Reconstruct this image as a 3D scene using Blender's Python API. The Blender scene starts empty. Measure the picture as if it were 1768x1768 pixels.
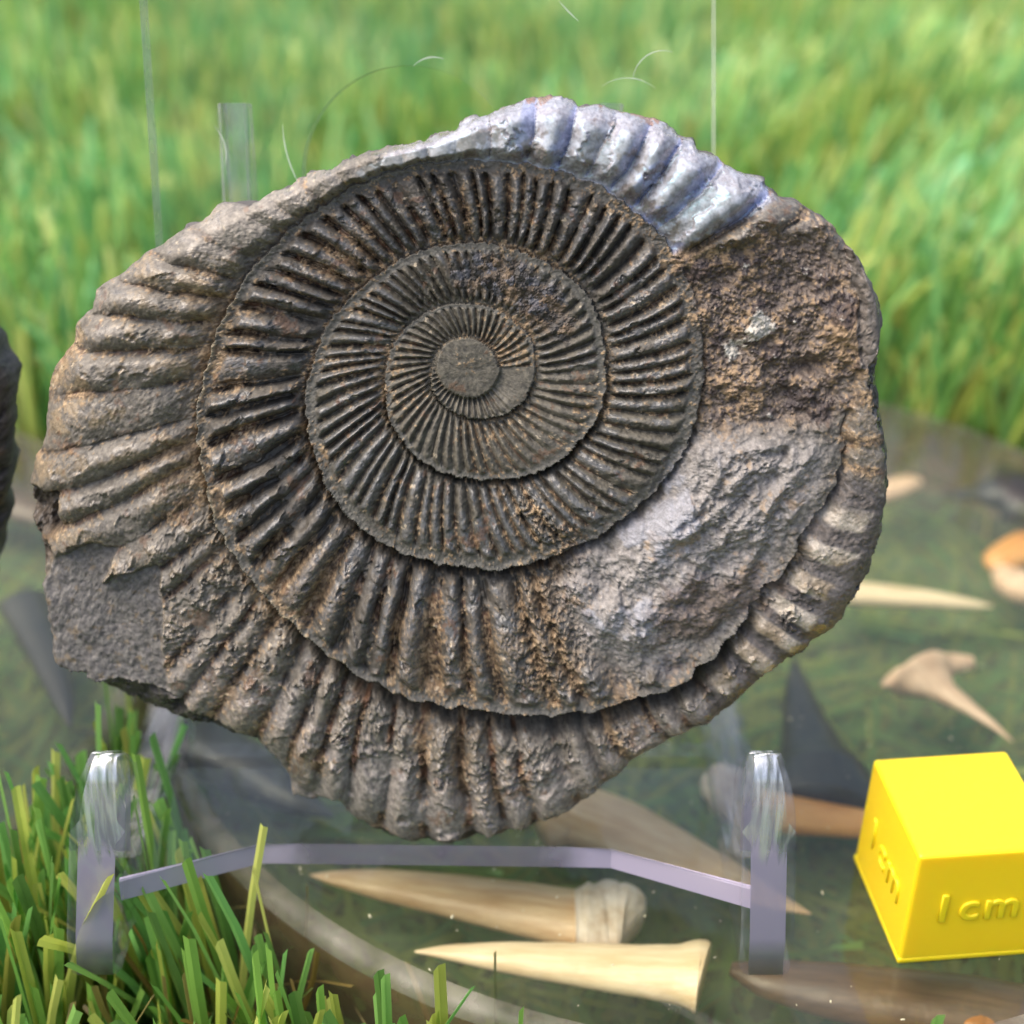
import bpy, bmesh, math, random
import numpy as np
from mathutils import Vector, Matrix

scn = bpy.context.scene
COL = scn.collection
R = math.radians
rng = np.random.default_rng(7)
random.seed(7)

# ------------------------------------------------------------------ camera  (1 unit = 1 cm, resin discs' upper face at z = 0)
F, PIT, CAMH = 2482.0, 0.537, 7.864
cam = bpy.data.cameras.new("camera")
cam.sensor_width = 36.0
cam.lens = 36.0 * F / 1768.0
cam.clip_start, cam.clip_end = 0.1, 5000.0
cam.dof.use_dof = True
cam.dof.focus_distance = 9.35
cam.dof.aperture_fstop = 0.25
cam_o = bpy.data.objects.new("camera", cam)
COL.objects.link(cam_o)
cam_o.location = (0, 0, CAMH)
cam_o.rotation_euler = (math.pi / 2 - PIT, 0, 0)
scn.camera = cam_o

# ------------------------------------------------------------------ sky, sun, exposure
SUN_EL, SUN_AZ = R(62), R(-100)         # azimuth from +y, towards -x (high on the left, a little in front)
w = bpy.data.worlds.new("World")
scn.world = w
w.use_nodes = True
nt = w.node_tree
bg = nt.nodes["Background"]
sky = nt.nodes.new("ShaderNodeTexSky")
sky.sky_type = 'NISHITA'
sky.sun_disc = False
sky.sun_elevation = SUN_EL
sky.sun_rotation = SUN_AZ
sky.dust_density = 6.0
sky.air_density = 1.0
sky.ozone_density = 0.6
nt.links.new(sky.outputs[0], bg.inputs[0])
bg.inputs[1].default_value = 0.14
sun = bpy.data.lights.new("sun", 'SUN')
sun.energy = 1.2
sun.angle = R(45)
sun.color = (1.0, 0.95, 0.88)
sun_o = bpy.data.objects.new("sun", sun)
COL.objects.link(sun_o)
sd = Vector((math.sin(SUN_AZ) * math.cos(SUN_EL), math.cos(SUN_AZ) * math.cos(SUN_EL), math.sin(SUN_EL)))
sun_o.rotation_euler = (-sd).to_track_quat('-Z', 'Y').to_euler()
sun_o.location = sd * 100
scn.view_settings.view_transform = 'Standard'
scn.view_settings.look = 'None'
scn.view_settings.gamma = 1.0
scn.view_settings.exposure = 1.18
scn.render.engine = 'CYCLES'
scn.cycles.use_denoising = True
scn.cycles.max_bounces = 10
scn.cycles.transparent_max_bounces = 24
scn.cycles.caustics_reflective = False
scn.cycles.caustics_refractive = False

# ------------------------------------------------------------------ small helpers
cp_, sp_ = math.cos(PIT), math.sin(PIT)


def ray(px, py):
    x = (px - 884) / F
    u = -(py - 884) / F
    return np.array([x, cp_ + u * sp_, -sp_ + u * cp_])


def on_z(px, py, z=0.0):                     # point of a level surface
    d = ray(px, py)
    return np.array([0, 0, CAMH]) + d * ((z - CAMH) / d[2])


def srgb(r, g, b):
    c = np.array([r, g, b], float) / 255
    return np.where(c <= 0.04045, c / 12.92, ((c + 0.055) / 1.055) ** 2.4)


def link(name, me, parent=None, mats=()):
    o = bpy.data.objects.new(name, me)
    COL.objects.link(o)
    if parent is not None:
        o.parent = parent
    for m in mats:
        me.materials.append(m)
    return o


def empty(name, loc=(0, 0, 0)):
    o = bpy.data.objects.new(name, None)
    o.empty_display_size = 0.2
    COL.objects.link(o)
    o.location = loc
    return o


def tag(o, label=None, cat=None, group=None, kind=None):
    if label: o["label"] = label
    if cat: o["category"] = cat
    if group: o["group"] = group
    if kind: o["kind"] = kind
    return o


def quads_mesh(name, V, Q, smooth=True, cols=None, attrs=None, mat_idx=None):
    """fast mesh from numpy verts (n,3) and quads (m,4)"""
    me = bpy.data.meshes.new(name)
    V = np.ascontiguousarray(V, np.float32)
    Q = np.ascontiguousarray(Q, np.int32)
    me.vertices.add(len(V))
    me.vertices.foreach_set("co", V.ravel())
    m, k = Q.shape
    me.loops.add(m * k)
    me.loops.foreach_set("vertex_index", Q.ravel())
    me.polygons.add(m)
    me.polygons.foreach_set("loop_start", np.arange(0, m * k, k, dtype=np.int32))
    me.polygons.foreach_set("loop_total", np.full(m, k, np.int32))
    me.polygons.foreach_set("use_smooth", np.full(m, smooth, bool))
    if mat_idx is not None:
        me.polygons.foreach_set("material_index", np.ascontiguousarray(mat_idx, np.int32))
    if cols is not None:
        a = me.color_attributes.new("Col", 'FLOAT_COLOR', 'POINT')
        c4 = np.ones((len(V), 4), np.float32)
        c4[:, :3] = cols
        a.data.foreach_set("color", c4.ravel())
    for nme, arr in (attrs or {}).items():
        a = me.attributes.new(nme, 'FLOAT', 'POINT')
        a.data.foreach_set("value", np.ascontiguousarray(arr, np.float32))
    me.update()
    me.validate()
    return me


def bm_mesh(name, bm, smooth=False):
    me = bpy.data.meshes.new(name)
    bmesh.ops.recalc_face_normals(bm, faces=bm.faces)
    bm.to_mesh(me)
    bm.free()
    for p in me.polygons:
        p.use_smooth = smooth
    return me


def node_mat(name):
    m = bpy.data.materials.new(name)
    m.use_nodes = True
    n = m.node_tree
    return m, n, n.nodes["Principled BSDF"]


def N(nt, kind, **kw):
    n = nt.nodes.new(kind)
    for k, v in kw.items():
        if k in n.inputs:
            n.inputs[k].default_value = v
        else:
            setattr(n, k, v)
    return n


def smooth(x):
    x = np.clip(x, 0, 1)
    return x * x * (3 - 2 * x)


def mix(a, b, m):
    m = np.asarray(m)[..., None] if np.ndim(a) > np.ndim(m) or np.ndim(b) > np.ndim(m) else m
    return a * (1 - m) + b * m


# ------------------------------------------------------------------ materials
def mat_stone():
    m, n, p = node_mat("fossil_stone")
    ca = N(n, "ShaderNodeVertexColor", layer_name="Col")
    ra = N(n, "ShaderNodeAttribute", attribute_name="rough")
    tc = N(n, "ShaderNodeTexCoord")
    n1 = N(n, "ShaderNodeTexNoise", Scale=26.0, Detail=6.0, Roughness=0.7)
    n.links.new(tc.outputs["Object"], n1.inputs["Vector"])
    mr = N(n, "ShaderNodeMapRange")
    mr.inputs["From Min"].default_value = 0.3
    mr.inputs["From Max"].default_value = 0.7
    mr.inputs["To Min"].default_value = 0.60
    mr.inputs["To Max"].default_value = 1.40
    n.links.new(n1.outputs["Fac"], mr.inputs["Value"])
    mx = N(n, "ShaderNodeMix", data_type='RGBA', blend_type='MULTIPLY')
    mx.inputs["Factor"].default_value = 1.0
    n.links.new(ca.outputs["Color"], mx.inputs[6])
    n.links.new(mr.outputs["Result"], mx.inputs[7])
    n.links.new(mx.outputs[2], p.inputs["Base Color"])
    n.links.new(ra.outputs["Fac"], p.inputs["Roughness"])
    n2 = N(n, "ShaderNodeTexNoise", Scale=45.0, Detail=4.0, Roughness=0.6)
    n.links.new(tc.outputs["Object"], n2.inputs["Vector"])
    bp = N(n, "ShaderNodeBump", Strength=0.28, Distance=0.02)
    n.links.new(n2.outputs["Fac"], bp.inputs["Height"])
    n.links.new(bp.outputs["Normal"], p.inputs["Normal"])
    p.inputs["Specular IOR Level"].default_value = 0.45
    return m


def mat_nacre():
    m = mat_stone()
    m.name = "mother_of_pearl"
    n = m.node_tree
    next(q for q in n.nodes if q.type == "BUMP").inputs["Strength"].default_value = 0.06
    p = n.nodes["Principled BSDF"]
    p.inputs["Coat Weight"].default_value = 0.5
    p.inputs["Coat Roughness"].default_value = 0.25
    p.inputs["Thin Film Thickness"].default_value = 330.0
    p.inputs["Thin Film IOR"].default_value = 1.5
    p.inputs["Specular IOR Level"].default_value = 0.8
    return m


def clear_mat(name, tint, ior=1.49, haze=0.0, haze_col=(0.6, 0.62, 0.58), rough=0.02, refl=1.0):
    """clear plastic: transparent body, Fresnel reflections, a little haze of surface dust and painted-in reflection"""
    m, n, p = node_mat(name)
    out = n.nodes["Material Output"]
    n.nodes.remove(p)
    tr = N(n, "ShaderNodeBsdfTransparent")
    tr.inputs["Color"].default_value = (*tint, 1)
    gl = N(n, "ShaderNodeBsdfGlossy", Roughness=rough)
    fr = N(n, "ShaderNodeFresnel", IOR=ior)
    m1 = N(n, "ShaderNodeMixShader")
    ge = N(n, "ShaderNodeNewGeometry")                       # inner sides of the sheet do not reflect
    iv = N(n, "ShaderNodeMath", operation='SUBTRACT')
    iv.inputs[0].default_value = 1.0
    n.links.new(ge.outputs["Backfacing"], iv.inputs[1])
    mu = N(n, "ShaderNodeMath", operation='MULTIPLY')
    hf = N(n, "ShaderNodeMath", operation='MULTIPLY')
    hf.inputs[1].default_value = refl
    n.links.new(fr.outputs[0], hf.inputs[0])
    n.links.new(hf.outputs[0], mu.inputs[0])
    n.links.new(iv.outputs[0], mu.inputs[1])
    n.links.new(mu.outputs[0], m1.inputs[0])
    n.links.new(tr.outputs[0], m1.inputs[1])
    n.links.new(gl.outputs[0], m1.inputs[2])
    last = m1
    if haze > 0:
        df = N(n, "ShaderNodeBsdfDiffuse")
        df.inputs["Color"].default_value = (*haze_col, 1)
        tc = N(n, "ShaderNodeTexCoord")
        nz = N(n, "ShaderNodeTexNoise", Scale=1.4, Detail=7.0, Roughness=0.65)
        n.links.new(tc.outputs["Object"], nz.inputs["Vector"])
        mr = N(n, "ShaderNodeMapRange")
        mr.inputs["From Min"].default_value = 0.25
        mr.inputs["From Max"].default_value = 0.75
        mr.inputs["To Min"].default_value = haze * 0.4
        mr.inputs["To Max"].default_value = haze * 1.6
        n.links.new(nz.outputs["Fac"], mr.inputs["Value"])
        m2 = N(n, "ShaderNodeMixShader")
        n.links.new(mr.outputs["Result"], m2.inputs[0])
        n.links.new(m1.outputs[0], m2.inputs[1])
        n.links.new(df.outputs[0], m2.inputs[2])
        last = m2
    n.links.new(last.outputs[0], out.inputs["Surface"])
    return m


def frosted_mat(name, col, alpha, rough=0.35, noise=0.25, scale=8.0, stretch=(1, 1, 1)):
    """sawn or moulded plastic edge: half see-through, satin, slightly uneven"""
    m, n, p = node_mat(name)
    out = n.nodes["Material Output"]
    p.inputs["Base Color"].default_value = (*col, 1)
    p.inputs["Roughness"].default_value = rough
    p.inputs["Subsurface Weight"].default_value = 0.0
    tr = N(n, "ShaderNodeBsdfTransparent")
    tr.inputs["Color"].default_value = (0.92, 0.92, 0.95, 1)
    tc = N(n, "ShaderNodeTexCoord")
    mp = N(n, "ShaderNodeMapping")
    mp.inputs["Scale"].default_value = stretch
    nz = N(n, "ShaderNodeTexNoise", Scale=scale, Detail=5.0)
    n.links.new(tc.outputs["Object"], mp.inputs["Vector"])
    n.links.new(mp.outputs[0], nz.inputs["Vector"])
    mr = N(n, "ShaderNodeMapRange")
    mr.inputs["From Min"].default_value = 0.3
    mr.inputs["From Max"].default_value = 0.7
    mr.inputs["To Min"].default_value = max(0, alpha - noise)
    mr.inputs["To Max"].default_value = min(1, alpha + noise)
    n.links.new(nz.outputs["Fac"], mr.inputs["Value"])
    mx = N(n, "ShaderNodeMixShader")
    n.links.new(mr.outputs["Result"], mx.inputs[0])
    n.links.new(tr.outputs[0], mx.inputs[1])
    n.links.new(p.outputs[0], mx.inputs[2])
    n.links.new(mx.outputs[0], out.inputs["Surface"])
    return m


def mat_tooth(name, c1, c2, rough=0.35, streak=1.0):
    m, n, p = node_mat(name)
    tc = N(n, "ShaderNodeTexCoord")
    mp = N(n, "ShaderNodeMapping")
    mp.inputs["Scale"].default_value = (0.9, 7.0, 4.0)
    nz = N(n, "ShaderNodeTexNoise", Scale=2.2, Detail=6.0, Roughness=0.6)
    n.links.new(tc.outputs["Object"], mp.inputs["Vector"])
    n.links.new(mp.outputs[0], nz.inputs["Vector"])
    cr = N(n, "ShaderNodeValToRGB")
    cr.color_ramp.elements[0].position = 0.3
    cr.color_ramp.elements[1].position = 0.68
    cr.color_ramp.elements[0].color = (*c1, 1)
    cr.color_ramp.elements[1].color = (*c2, 1)
    n.links.new(nz.outputs["Fac"], cr.inputs[0])
    n.links.new(cr.outputs[0], p.inputs["Base Color"])
    p.inputs["Roughness"].default_value = rough
    n2 = N(n, "ShaderNodeTexNoise", Scale=14.0, Detail=5.0)
    n.links.new(tc.outputs["Object"], n2.inputs["Vector"])
    bp = N(n, "ShaderNodeBump", Strength=0.25, Distance=0.02)
    n.links.new(n2.outputs["Fac"], bp.inputs["Height"])
    n.links.new(bp.outputs["Normal"], p.inputs["Normal"])
    return m


M_STONE = mat_stone()
M_NACRE = mat_nacre()
M_CLEAR = clear_mat("clear_acrylic", (0.985, 0.99, 0.985), ior=1.40, refl=0.6, haze=0.004, haze_col=(0.7, 0.72, 0.72))
M_RESIN = clear_mat("clear_resin", (0.86, 0.88, 0.80), ior=1.45, haze=0.05, haze_col=(0.38, 0.42, 0.32), rough=0.06)  # haze paints in reflected sky and grass as well as dust
M_EDGE = frosted_mat("acrylic_cut_edge", srgb(166, 158, 180), 0.80, rough=0.25, noise=0.14, scale=3.0, stretch=(3, 1, 0.8))  # lavender base colour stands in for the sky's reflection
M_SMOOTH_EDGE = frosted_mat("acrylic_polished_edge", srgb(190, 195, 205), 0.09, rough=0.12, noise=0.09, scale=6.0, stretch=(2, 1, 0.5))
M_MURK = clear_mat("murky_resin_underside", (0.72, 0.74, 0.60), ior=1.01, haze=0.26, haze_col=srgb(128, 134, 104), rough=0.3)
def tip_mat():
    m, n, p = node_mat("acrylic_hook_tip")
    out = n.nodes["Material Output"]
    p.inputs["Base Color"].default_value = (*srgb(200, 206, 216), 1)  # pale streaks of this colour paint highlights on the tip
    p.inputs["Roughness"].default_value = 0.3
    tr = N(n, "ShaderNodeBsdfTransparent")
    tr.inputs["Color"].default_value = (0.93, 0.94, 0.96, 1)
    gl = N(n, "ShaderNodeBsdfGlossy", Roughness=0.10)
    gl.inputs["Color"].default_value = (0.95, 0.96, 1.0, 1)
    tc = N(n, "ShaderNodeTexCoord")
    mp = N(n, "ShaderNodeMapping")
    mp.inputs["Scale"].default_value = (14, 3, 0.9)
    nz = N(n, "ShaderNodeTexNoise", Scale=2.0, Detail=4.0)
    n.links.new(tc.outputs["Object"], mp.inputs["Vector"])
    n.links.new(mp.outputs[0], nz.inputs["Vector"])
    mr = N(n, "ShaderNodeMapRange")
    mr.inputs["From Min"].default_value = 0.38
    mr.inputs["From Max"].default_value = 0.66
    mr.inputs["To Min"].default_value = 0.12
    mr.inputs["To Max"].default_value = 0.75
    n.links.new(nz.outputs["Fac"], mr.inputs["Value"])
    a = N(n, "ShaderNodeMixShader")
    a.inputs[0].default_value = 0.45
    n.links.new(p.outputs[0], a.inputs[1])
    n.links.new(gl.outputs[0], a.inputs[2])
    b = N(n, "ShaderNodeMixShader")
    n.links.new(mr.outputs["Result"], b.inputs[0])
    n.links.new(tr.outputs[0], b.inputs[1])
    n.links.new(a.outputs[0], b.inputs[2])
    n.links.new(b.outputs[0], out.inputs["Surface"])
    return m


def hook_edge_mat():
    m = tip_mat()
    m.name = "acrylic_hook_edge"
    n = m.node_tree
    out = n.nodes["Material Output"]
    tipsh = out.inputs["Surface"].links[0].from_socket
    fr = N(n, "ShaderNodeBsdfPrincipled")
    fr.inputs["Base Color"].default_value = (*srgb(160, 152, 176), 1)  # lavender puts the reflected sky into the hook front's colour
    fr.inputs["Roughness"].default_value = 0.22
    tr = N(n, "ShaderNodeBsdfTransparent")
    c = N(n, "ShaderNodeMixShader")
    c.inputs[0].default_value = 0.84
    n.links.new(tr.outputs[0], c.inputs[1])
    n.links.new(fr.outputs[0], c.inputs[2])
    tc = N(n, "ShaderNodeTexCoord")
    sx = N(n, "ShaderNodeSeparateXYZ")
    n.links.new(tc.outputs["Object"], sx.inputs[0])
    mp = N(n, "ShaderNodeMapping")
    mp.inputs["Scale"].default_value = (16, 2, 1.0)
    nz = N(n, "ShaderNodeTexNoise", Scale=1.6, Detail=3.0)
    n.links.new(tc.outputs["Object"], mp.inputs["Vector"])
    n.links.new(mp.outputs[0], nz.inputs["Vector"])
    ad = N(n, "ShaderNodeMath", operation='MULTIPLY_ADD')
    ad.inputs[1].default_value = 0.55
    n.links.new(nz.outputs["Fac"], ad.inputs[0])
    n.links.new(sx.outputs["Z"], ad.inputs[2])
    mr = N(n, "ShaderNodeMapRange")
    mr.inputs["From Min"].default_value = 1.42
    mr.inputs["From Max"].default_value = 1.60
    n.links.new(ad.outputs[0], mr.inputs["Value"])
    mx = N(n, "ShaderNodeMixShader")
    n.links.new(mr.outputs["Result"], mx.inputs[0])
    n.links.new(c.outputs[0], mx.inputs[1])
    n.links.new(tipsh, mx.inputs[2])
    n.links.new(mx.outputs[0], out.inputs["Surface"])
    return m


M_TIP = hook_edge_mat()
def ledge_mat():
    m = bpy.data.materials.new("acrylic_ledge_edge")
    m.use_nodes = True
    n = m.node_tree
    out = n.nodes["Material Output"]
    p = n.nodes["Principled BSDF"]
    p.inputs["Base Color"].default_value = (*srgb(168, 160, 182), 1)  # sky reflection painted into the bar as lavender, strongest at its ends
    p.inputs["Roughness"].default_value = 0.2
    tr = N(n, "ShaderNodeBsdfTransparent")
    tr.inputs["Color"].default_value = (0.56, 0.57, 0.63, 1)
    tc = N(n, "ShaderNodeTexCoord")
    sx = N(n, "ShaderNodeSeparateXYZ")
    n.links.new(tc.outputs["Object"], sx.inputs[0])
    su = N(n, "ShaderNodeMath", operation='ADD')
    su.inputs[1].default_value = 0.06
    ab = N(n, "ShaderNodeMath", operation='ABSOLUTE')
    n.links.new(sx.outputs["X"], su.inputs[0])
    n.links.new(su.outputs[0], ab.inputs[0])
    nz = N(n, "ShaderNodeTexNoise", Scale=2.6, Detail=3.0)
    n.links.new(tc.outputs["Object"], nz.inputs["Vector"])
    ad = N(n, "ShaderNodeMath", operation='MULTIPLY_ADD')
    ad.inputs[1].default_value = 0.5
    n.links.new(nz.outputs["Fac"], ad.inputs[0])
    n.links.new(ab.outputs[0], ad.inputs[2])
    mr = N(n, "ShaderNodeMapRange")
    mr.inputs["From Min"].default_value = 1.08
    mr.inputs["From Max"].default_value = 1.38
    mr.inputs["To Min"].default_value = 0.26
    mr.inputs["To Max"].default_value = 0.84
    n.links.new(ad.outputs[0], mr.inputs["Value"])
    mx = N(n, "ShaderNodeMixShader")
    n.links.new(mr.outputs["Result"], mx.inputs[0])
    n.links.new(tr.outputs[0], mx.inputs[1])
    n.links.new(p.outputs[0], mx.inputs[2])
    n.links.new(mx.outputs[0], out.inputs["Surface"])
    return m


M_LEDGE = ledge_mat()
M_RAIL = frosted_mat("acrylic_rail_edge", srgb(176, 176, 178), 0.34, rough=0.15, noise=0.2, scale=4.0, stretch=(10, 0.5, 1))
M_HOLE = frosted_mat("acrylic_cut_opening", srgb(214, 222, 206), 0.48, rough=0.15, noise=0.15, scale=5.0)
M_RIM = frosted_mat("resin_rim", srgb(128, 124, 110), 0.42, rough=0.45, noise=0.22, scale=3.0)
M_WALL = frosted_mat("resin_wall", srgb(112, 92, 68), 0.6, rough=0.4, noise=0.25, scale=2.0)

# ------------------------------------------------------------------ the setting: soil sheet and turf
TURF_Z = -1.35
DISC_H = 1.0
DISCS = [(1.84, 11.4, 5.24), (-8.55, 10.65, 5.24)]

m, n, p = node_mat("turf_backing")
tc = N(n, "ShaderNodeTexCoord")
nz = N(n, "ShaderNodeTexNoise", Scale=3.0, Detail=8.0)
n.links.new(tc.outputs["Object"], nz.inputs["Vector"])
cr = N(n, "ShaderNodeValToRGB")
cr.color_ramp.elements[0].color = (*srgb(38, 40, 22), 1)
cr.color_ramp.elements[1].color = (*srgb(86, 84, 44), 1)
n.links.new(nz.outputs["Fac"], cr.inputs[0])
n.links.new(cr.outputs[0], p.inputs["Base Color"])
p.inputs["Roughness"].default_value = 0.9
bm = bmesh.new()
bmesh.ops.create_grid(bm, x_segments=20, y_segments=20, size=1500)
g = link("ground", bm_mesh("ground", bm), None, [m])
g.location = (0, 0, TURF_Z)
tag(g, "dark backing of the artificial lawn under the blades", None, None, "structure")

# blades
m, n, p = node_mat("artificial_grass")
ca = N(n, "ShaderNodeVertexColor", layer_name="Col")
n.links.new(ca.outputs["Color"], p.inputs["Base Color"])
p.inputs["Roughness"].default_value = 0.42
out = n.nodes["Material Output"]
tl = N(n, "ShaderNodeBsdfTranslucent")
n.links.new(ca.outputs["Color"], tl.inputs["Color"])
mxs = N(n, "ShaderNodeMixShader")
mxs.inputs[0].default_value = 0.42
n.links.new(p.outputs[0], mxs.inputs[1])
n.links.new(tl.outputs[0], mxs.inputs[2])
n.links.new(mxs.outputs[0], out.inputs["Surface"])
M_GRASS = m

PAL = np.array([srgb(176, 190, 84), srgb(196, 204, 116), srgb(112, 168, 66), srgb(84, 150, 56), srgb(98, 172, 100), srgb(128, 188, 104), srgb(62, 122, 44), srgb(160, 160, 70)])
PAL = (PAL * 0.80 + 0.20 * srgb(180, 200, 158)) * 1.10
PALW = np.array([.2, .12, .17, .13, .13, .11, .08, .06])


def blades(X, Y, Z0, L, az, lean, curl, W, pal, seg=4, twist=None):
    """numpy strip blades folded along the middle: 3 verts across, seg+1 rows"""
    nb = len(X)
    s = np.linspace(0, 1, seg + 1)[None, :]
    ang = lean[:, None] + curl[:, None] * s                    # angle from vertical along the blade
    ds = (L / seg)[:, None]
    dx = np.sin(ang) * ds
    dz = np.cos(ang) * ds
    hx = np.concatenate([np.zeros((nb, 1)), np.cumsum(dx[:, :-1], 1)], 1)
    hz = np.concatenate([np.zeros((nb, 1)), np.cumsum(dz[:, :-1], 1)], 1)
    ca_, sa_ = np.cos(az)[:, None], np.sin(az)[:, None]
    tw = (rng.uniform(0, math.pi, nb) if twist is None else twist)[:, None]
    tx, ty = np.cos(tw), np.sin(tw)
    wid = W[:, None] * (1.0 - 0.18 * s)
    cx = X[:, None] + hx * ca_
    cy = Y[:, None] + hx * sa_
    cz = Z0[:, None] + hz
    fold = 0.22
    V = np.zeros((nb, seg + 1, 3, 3), np.float32)
    for k, off in enumerate((-0.5, 0.0, 0.5)):
        f = fold if k == 1 else 0.0
        V[:, :, k, 0] = cx + tx * wid * off - ty * wid * f
        V[:, :, k, 1] = cy + ty * wid * off + tx * wid * f
        V[:, :, k, 2] = cz + off * 0.3 * W[:, None] * np.where(s == 1, 1, 0)
    idx = np.arange(nb * (seg + 1) * 3).reshape(nb, seg + 1, 3)
    Q = np.stack([idx[:, :-1, :-1], idx[:, :-1, 1:], idx[:, 1:, 1:], idx[:, 1:, :-1]], -1).reshape(-1, 4)
    C = np.repeat(np.repeat(pal[:, None, None, :], seg + 1, 1), 3, 2)
    return V.reshape(-1, 3), Q, C.reshape(-1, 3)


def grass_field():
    dens = 26.0
    xs, ys = [], []
    for (y0, y1, d) in ((3.6, 9, 58.0), (9, 20, 27.0), (20, 40, 22.0), (40, 95, 13.0)):
        hw = 0.46 * y1 + 3
        k = int(d * (y1 - y0) * 2 * hw)
        xs.append(rng.uniform(-hw, hw, k))
        ys.append(rng.uniform(y0, y1, k))
    X, Y = np.concatenate(xs), np.concatenate(ys)
    # tufts: gather blades a little towards stitch points
    sx, sy = np.round(X / 0.42) * 0.42, np.round(Y / 0.36) * 0.36
    X = X + (sx - X) * 0.55
    Y = Y + (sy - Y) * 0.55
    keep = np.abs(X) < 0.44 * Y + 3
    gap = np.full(len(X), 99.0)
    oax, oay = np.zeros(len(X)), np.zeros(len(X))
    for (cx, cy, r) in DISCS:
        d = np.hypot(X - cx, Y - cy) - r
        near = d < gap
        gap = np.where(near, d, gap)
        oax = np.where(near, (X - cx), oax)
        oay = np.where(near, (Y - cy), oay)
        keep &= d > 0.07
    X, Y, gap, oax, oay = X[keep], Y[keep], gap[keep], oax[keep], oay[keep]
    nb = len(X)
    L = rng.normal(2.35, 0.38, nb).clip(1.2, 3.3)
    L = np.where(Y < 9.5, L * 0.80, L)
    front = smooth((X + 1.3) / 1.6) * (Y < 7.3)
    L = L * (1 - 0.06 * front)
    L = np.where((Y < 7.0), L * 0.86, L)
    L = np.where((Y < 7.25) & (X > -3.35) & (X < -2.25), L * 0.64, L)
    az = rng.uniform(0, 2 * math.pi, nb)
    lean = np.abs(rng.normal(0.10, 0.16, nb))
    # lean away from the disc edges
    w_ = np.exp(-np.clip(gap, 0, 9) / 0.5)
    oa = np.arctan2(oay, oax)
    cxn = np.cos(az) * (1 - w_) + np.cos(oa) * w_ * 1.4
    syn = np.sin(az) * (1 - w_) + np.sin(oa) * w_ * 1.4
    az = np.arctan2(syn, cxn)
    curl = rng.normal(0.12, 0.28, nb) * (1 - w_) + 0.06 * w_
    # clump-wise wind: neighbouring tufts lean alike
    far = smooth((Y - 13) / 6)
    big = np.sin(X * 0.55 + 1.3 * np.sin(Y * 0.31)) + np.cos(Y * 0.42 + X * 0.2)
    lean = lean + far * 0.10 * np.abs(big)
    rgt = smooth((X - 1.5) / 3) * far
    az = np.where(rng.uniform(0, 1, nb) < 0.75 * rgt, rng.normal(0.1, 0.5, nb), az)
    lean = lean + 0.22 * rgt
    W = rng.uniform(0.064, 0.112, nb) * (1 + 0.35 * far)
    ci = rng.choice(len(PAL), nb, p=PALW / PALW.sum())
    pal = PAL[ci] * rng.uniform(0.82, 1.14, nb)[:, None]
    warm = (1 - smooth((Y - 8) / 4))[:, None]                  # the front strip is brighter
    pal = pal * (1 + warm * np.array([0.26, 0.24, 0.26]))
    patch = 0.5 + 0.25 * (np.sin(X * 0.9 + 2.1 * np.sin(Y * 0.37)) + np.sin(Y * 0.7 + 1.7 * np.sin(X * 0.5 + 1)))
    pt = (patch * (1 - warm[:, 0]))[:, None]
    pal = pal * (0.78 + 0.46 * pt) * (1 + (pt - .5) * np.array([-0.06, 0.0, 0.55]))
    V, Q, C = blades(X, Y, np.full(nb, TURF_Z), L, az, lean, curl, W, pal)
    Z = [(V, Q, C)]
    # curly brown-green thatch low down (near part only)
    k = 5200
    X2 = rng.uniform(-8, 8, k)
    Y2 = rng.uniform(4, 18, k)
    keep = np.ones(k, bool)
    for (cx, cy, r) in DISCS:
        keep &= np.hypot(X2 - cx, Y2 - cy) > r + 0.25
    X2, Y2 = X2[keep], Y2[keep]
    k = len(X2)
    th = np.array([srgb(120, 104, 52), srgb(96, 110, 46), srgb(142, 130, 76)])[rng.integers(0, 3, k)]
    Z.append(blades(X2, Y2, np.full(k, TURF_Z), rng.uniform(0.9, 1.7, k), rng.uniform(0, 6.28, k), rng.uniform(0.3, 0.9, k), rng.uniform(-1.8, 1.8, k), rng.uniform(0.04, 0.06, k), th, seg=6))
    # blades pressed flat under the discs
    for (cx, cy, r) in DISCS:
        k = 2600
        a = rng.uniform(0, 6.283, k)
        rr = r * np.sqrt(rng.uniform(0, 1, k)) * 0.97
        X3, Y3 = cx + rr * np.cos(a), cy + rr * np.sin(a)
        z0 = rng.uniform(TURF_Z + 0.01, TURF_Z + 0.25, k)
        L3 = rng.uniform(0.9, 1.9, k)
        az3 = rng.normal(1.2, 1.1, k)
        end = np.hypot(X3 + L3 * np.cos(az3) - cx, Y3 + L3 * np.sin(az3) - cy) < r - 0.1
        X3, Y3, z0, L3, az3 = X3[end], Y3[end], z0[end], L3[end], az3[end]
        k = len(X3)
        ci = rng.choice(len(PAL), k, p=PALW / PALW.sum())
        Z.append(blades(X3, Y3, z0, L3, az3, np.full(k, 1.5), rng.normal(0.05, 0.04, k), rng.uniform(0.06, 0.095, k), PAL[ci] * 0.8, twist=az3 + math.pi / 2))
    off, Vs, Qs, Cs = 0, [], [], []
    for V, Q, C in Z:
        Vs.append(V); Qs.append(Q + off); Cs.append(C)
        off += len(V)
    me = quads_mesh("grass", np.concatenate(Vs), np.concatenate(Qs), False, np.concatenate(Cs))
    o = link("grass", me, None, [M_GRASS])
    tag(o, "mixed green blades of artificial grass round the clear discs", None, None, "stuff")


grass_field()

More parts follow.
